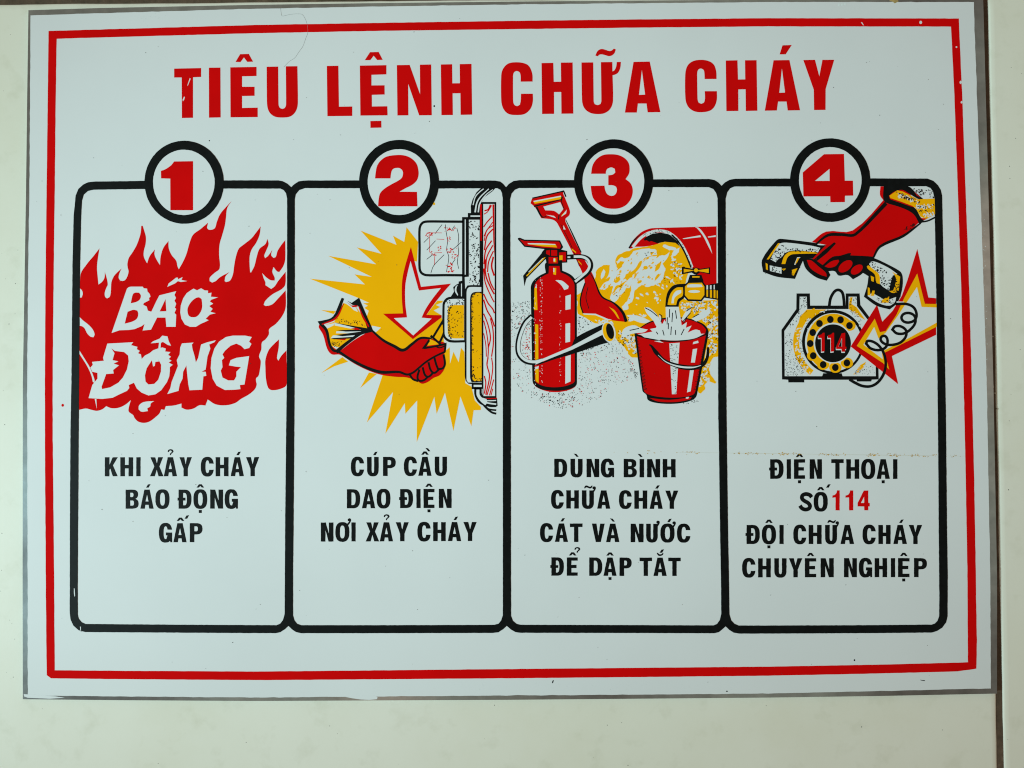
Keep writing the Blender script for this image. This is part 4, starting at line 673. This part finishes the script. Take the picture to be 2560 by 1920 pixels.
# dialling hand
hand = part('dialling_hand', 'r', 6.6, sign, [S('D', '862,640 985,550 1215,540 1480,278 1452,235 1455,160 1520,160 1700,180 1760,390 1795,465 1650,585 1450,675 1390,775 1310,800 1312,850 1290,892 1215,940 1180,905 1100,912 1075,875 985,880 1005,918 985,955 900,925 830,865 797,790 850,795 900,750 985,665')])
part('hand_outline', 'k', 6.9, hand, [S('D', '1482,158 1690,158 1760,215 1832,275 1790,272 1690,215 1640,190 1575,205 1528,240 1540,268 1640,300 1750,345 1800,425 1835,462 1790,485 1740,400 1640,345 1500,300 1478,262'),
   S('D', '880,790 955,838 1040,768 1110,757 1205,725 1195,755 1340,762 1400,768 1345,845 1325,850 1300,910 1218,962 1170,925 1095,930 1060,892 1005,892 1022,925 990,974 900,945 812,872 780,785 830,785')],
   [K('D', '882,672 1000,582 1120,576 1238,574 1500,308', [12, 22, 20, 24, 28]), K('D', '1800,478 1650,588 1450,680 1390,780', [10, 18, 20, 12]), K('D', '1055,652 970,730 885,802', [14, 28, 20]), K('D', '1790,468 1860,458 1925,428', 11)])
part('finger', 'r', 7.2, hand, [S('D', '818,795 858,800 920,852 982,905 990,940 930,920 850,866')])
part('finger', 'r', 7.2, hand, [S('D', '895,790 990,715 1060,660 1200,660 1300,700 1290,755 1190,735 1110,755 1035,765 955,815')])
part('finger', 'r', 7.2, hand, [S('D', '972,850 1035,805 1090,793 1098,806 1066,848 1010,862')])
part('finger', 'r', 7.2, hand, [E('D', 1152, 850, 70, 40, -.66)])
part('finger', 'r', 7.2, hand, [E('D', 1250, 878, 58, 34, -.62)])
part('thumb_crease', 'k', 7.4, hand, strokes=[K('D', '1062,650 985,725 905,795', [14, 22, 14])])
part('sleeve', 'y', 7.2, hand, [R('D', '1532,240 1600,193 1650,205 1780,272 1830,268 1922,265 1926,400 1850,442 1802,420 1755,342 1640,298 1542,262')])
part('sleeve_trim', 'r', 7.3, hand, [R('D', '1545,262 1640,294 1735,330 1732,338 1640,306 1542,272'), R('D', '1745,205 1800,255 1770,240'), R('D', '1800,432 1860,438 1830,452')])
m = Mesh()
for rg, n_ in (('1590,210 1660,230 1800,290 1780,310 1600,250', 40), ('1750,320 1920,310 1920,350 1770,350', 40), ('1800,400 1920,380 1920,410 1810,430', 20)): m.flecks([R('D', rg)], n_, (.8, 2.2), 7.4, n_ + 3, 3)
m.build('sleeve_speckle', 'w', hand, 'stuff')
m = Mesh()
for rg, n_ in (('1590,205 1700,240 1800,290 1780,310 1600,245', 70), ('1750,320 1920,310 1920,400 1790,390', 40), ('1710,180 1900,190 1915,260 1830,250', 40), ('1640,520 1780,450 1700,560', 25)): m.flecks([R('D', rg)], n_, (.6, 1.6), 7.7, n_ + 23, 3)
m.build('sleeve_speckle', 'k', hand, 'stuff')

# ---- wear on the sign
part('scratch', 'w', 3.2, sign, [R('T1', '1640,675 1648,680 1632,720 1622,745 1620,735')]); part('scratch', 'w', 3.2, sign, [R('T1', '1590,835 1598,838 1592,862 1580,876 1578,862')])
part('scratch', 'w', 7.6, sign, [R('F5', '640,105 646,108 650,170 645,178 640,150')]); part('scratch', 'w', 7.6, sign, [R('F5', '692,437 700,437 701,470 696,470')])
part('scratch', 'w', 3.2, sign, [E('T4', 1319, 194, 12, 14)]); part('scratch', 'w', 3.2, sign, [E('T4', 1628, 407, 7, 8)])
part('scratch', 'w', 3.2, sign, [R('T4', '802,192 815,195 830,222 815,212')])
part('scratch', 'w', 3.2, sign, [E('T4', 1664, 712, 9, 14)]); part('scratch', 'w', 3.2, sign, [E('T4', 1672, 884, 8, 10)])
part('ink_spot', 'r', 2.4, sign, [E('Z', 156.8, 1013.2, 3.2, 3.6)]); part('ink_spot', 'y', 2.4, sign, [E('N2', 1556, 1310, 20, 24)])
part('fly_speck', 'k', 2.4, sign, [E('T2', 1540, 917, 7, 8)]); part('fly_speck', 'k', 2.4, sign, [E('T1', 1809, 1216, 5, 5)])
part('fly_speck', 'k', 2.4, sign, [R('F7', '345,918 352,902 362,900 356,920 348,928')]); part('fly_speck', 'k', 2.4, sign, [R('F8', '1312,896 1358,902 1352,908 1320,902')])
part('fly_speck', 'k', 2.4, sign, [E('F8', 747, 727, 7, 8)]); part('fly_speck', 'k', 2.4, sign, [E('F7', 1857, 996, 8, 5)])
m = Mesh(); m.flecks([R('Z', '80,45 2430,15 2470,1715 75,1730')], 170, (.3, .8), 9.8, 101, 2.2); m.build('dust_specks', 'dirt', sign, 'stuff')
m = Mesh()
rnd = random.Random(5)
for cxx, n_, sp in ((1660, 6, 60), (1720, 9, 12), (1745, 5, 10), (1850, 10, 50), (1880, 14, 26), (1960, 16, 14), (2000, 12, 30), (2060, 12, 26), (2100, 10, 24), (2185, 26, 16), (2235, 22, 20), (2285, 14, 12), (2330, 10, 24), (2380, 8, 20), (1600, 4, 70)):
    for _ in range(n_):
        x = rnd.gauss(cxx, sp * .5); y = 1130 + (x - 1610) * 0.0125 + rnd.gauss(0, 1.9); m.flecks([ell(x, y, 3, 1.2, n=8)], 1, (.5, 1.25), 2.7, rnd.randint(0, 99999), 3.2, 0)
m.build('tape_residue', 'residue', sign, 'stuff')
part('tape_line', 'film', 1.9, sign, strokes=[(pts('Z', '1690,1131 1900,1133.5 2100,1136.5 2300,1139 2410,1140.5'), [0.3, 1.1, 0.9, 1.1, 0.4])])
m = Mesh(); m.flecks([R('Z', '2450,540 2462,540 2470,900 2440,900 2430,560')], 70, (.5, 1.1), 2, 111, 1.4); m.flecks([R('Z', '1000,1715 1250,1708 1900,1705 1900,1728 1000,1736')], 60, (.4, .9), 2, 112, 1.5); m.flecks([R('Z', '340,32 420,30 400,66 360,66')], 16, (.5, 1.1), 2, 113); m.build('paint_blisters', 'glue', sign, 'stuff')
part('glue_bead', 'glue', 3, sign, [E('T4', 615, 40, 9, 12)]); part('glue_bead', 'glue', 3, sign, [E('T4', 643, 40, 11, 9)]); part('glue_bead', 'glue', 3, sign, [E('T4', 668, 34, 8, 9)])
part('rust_stain', 'stain', 1.4, sign, [S('T4', '1050,0 1120,-2 1128,12 1095,30 1075,14 1052,10')])
# worn paint spots at the lower edge
part('paint_smear', 'w', 1.6, sign, [R('F6', '770,1044 860,1036 930,1032 1010,1030 1050,1046 1046,1064 980,1070 900,1066 830,1056')])
part('paint_smear', 'w', 1.6, sign, [R('F5', '205,1020 330,1030 480,1040 560,1052 430,1060 240,1052 208,1040')])

# ---- a loose hair lying on the sign
hm = Mesh(); hm.stroke(pts('T2', '212,70 222,135 240,138 300,124 390,122 415,145 440,205 448,280 430,330 405,400 370,450 335,500 290,530 258,560 240,580'), 0.42, 4)
hair = hm.build('hair', 'hair'); hair['label'] = 'thin grey hair lying across the red border above the title'; hair['category'] = 'hair'
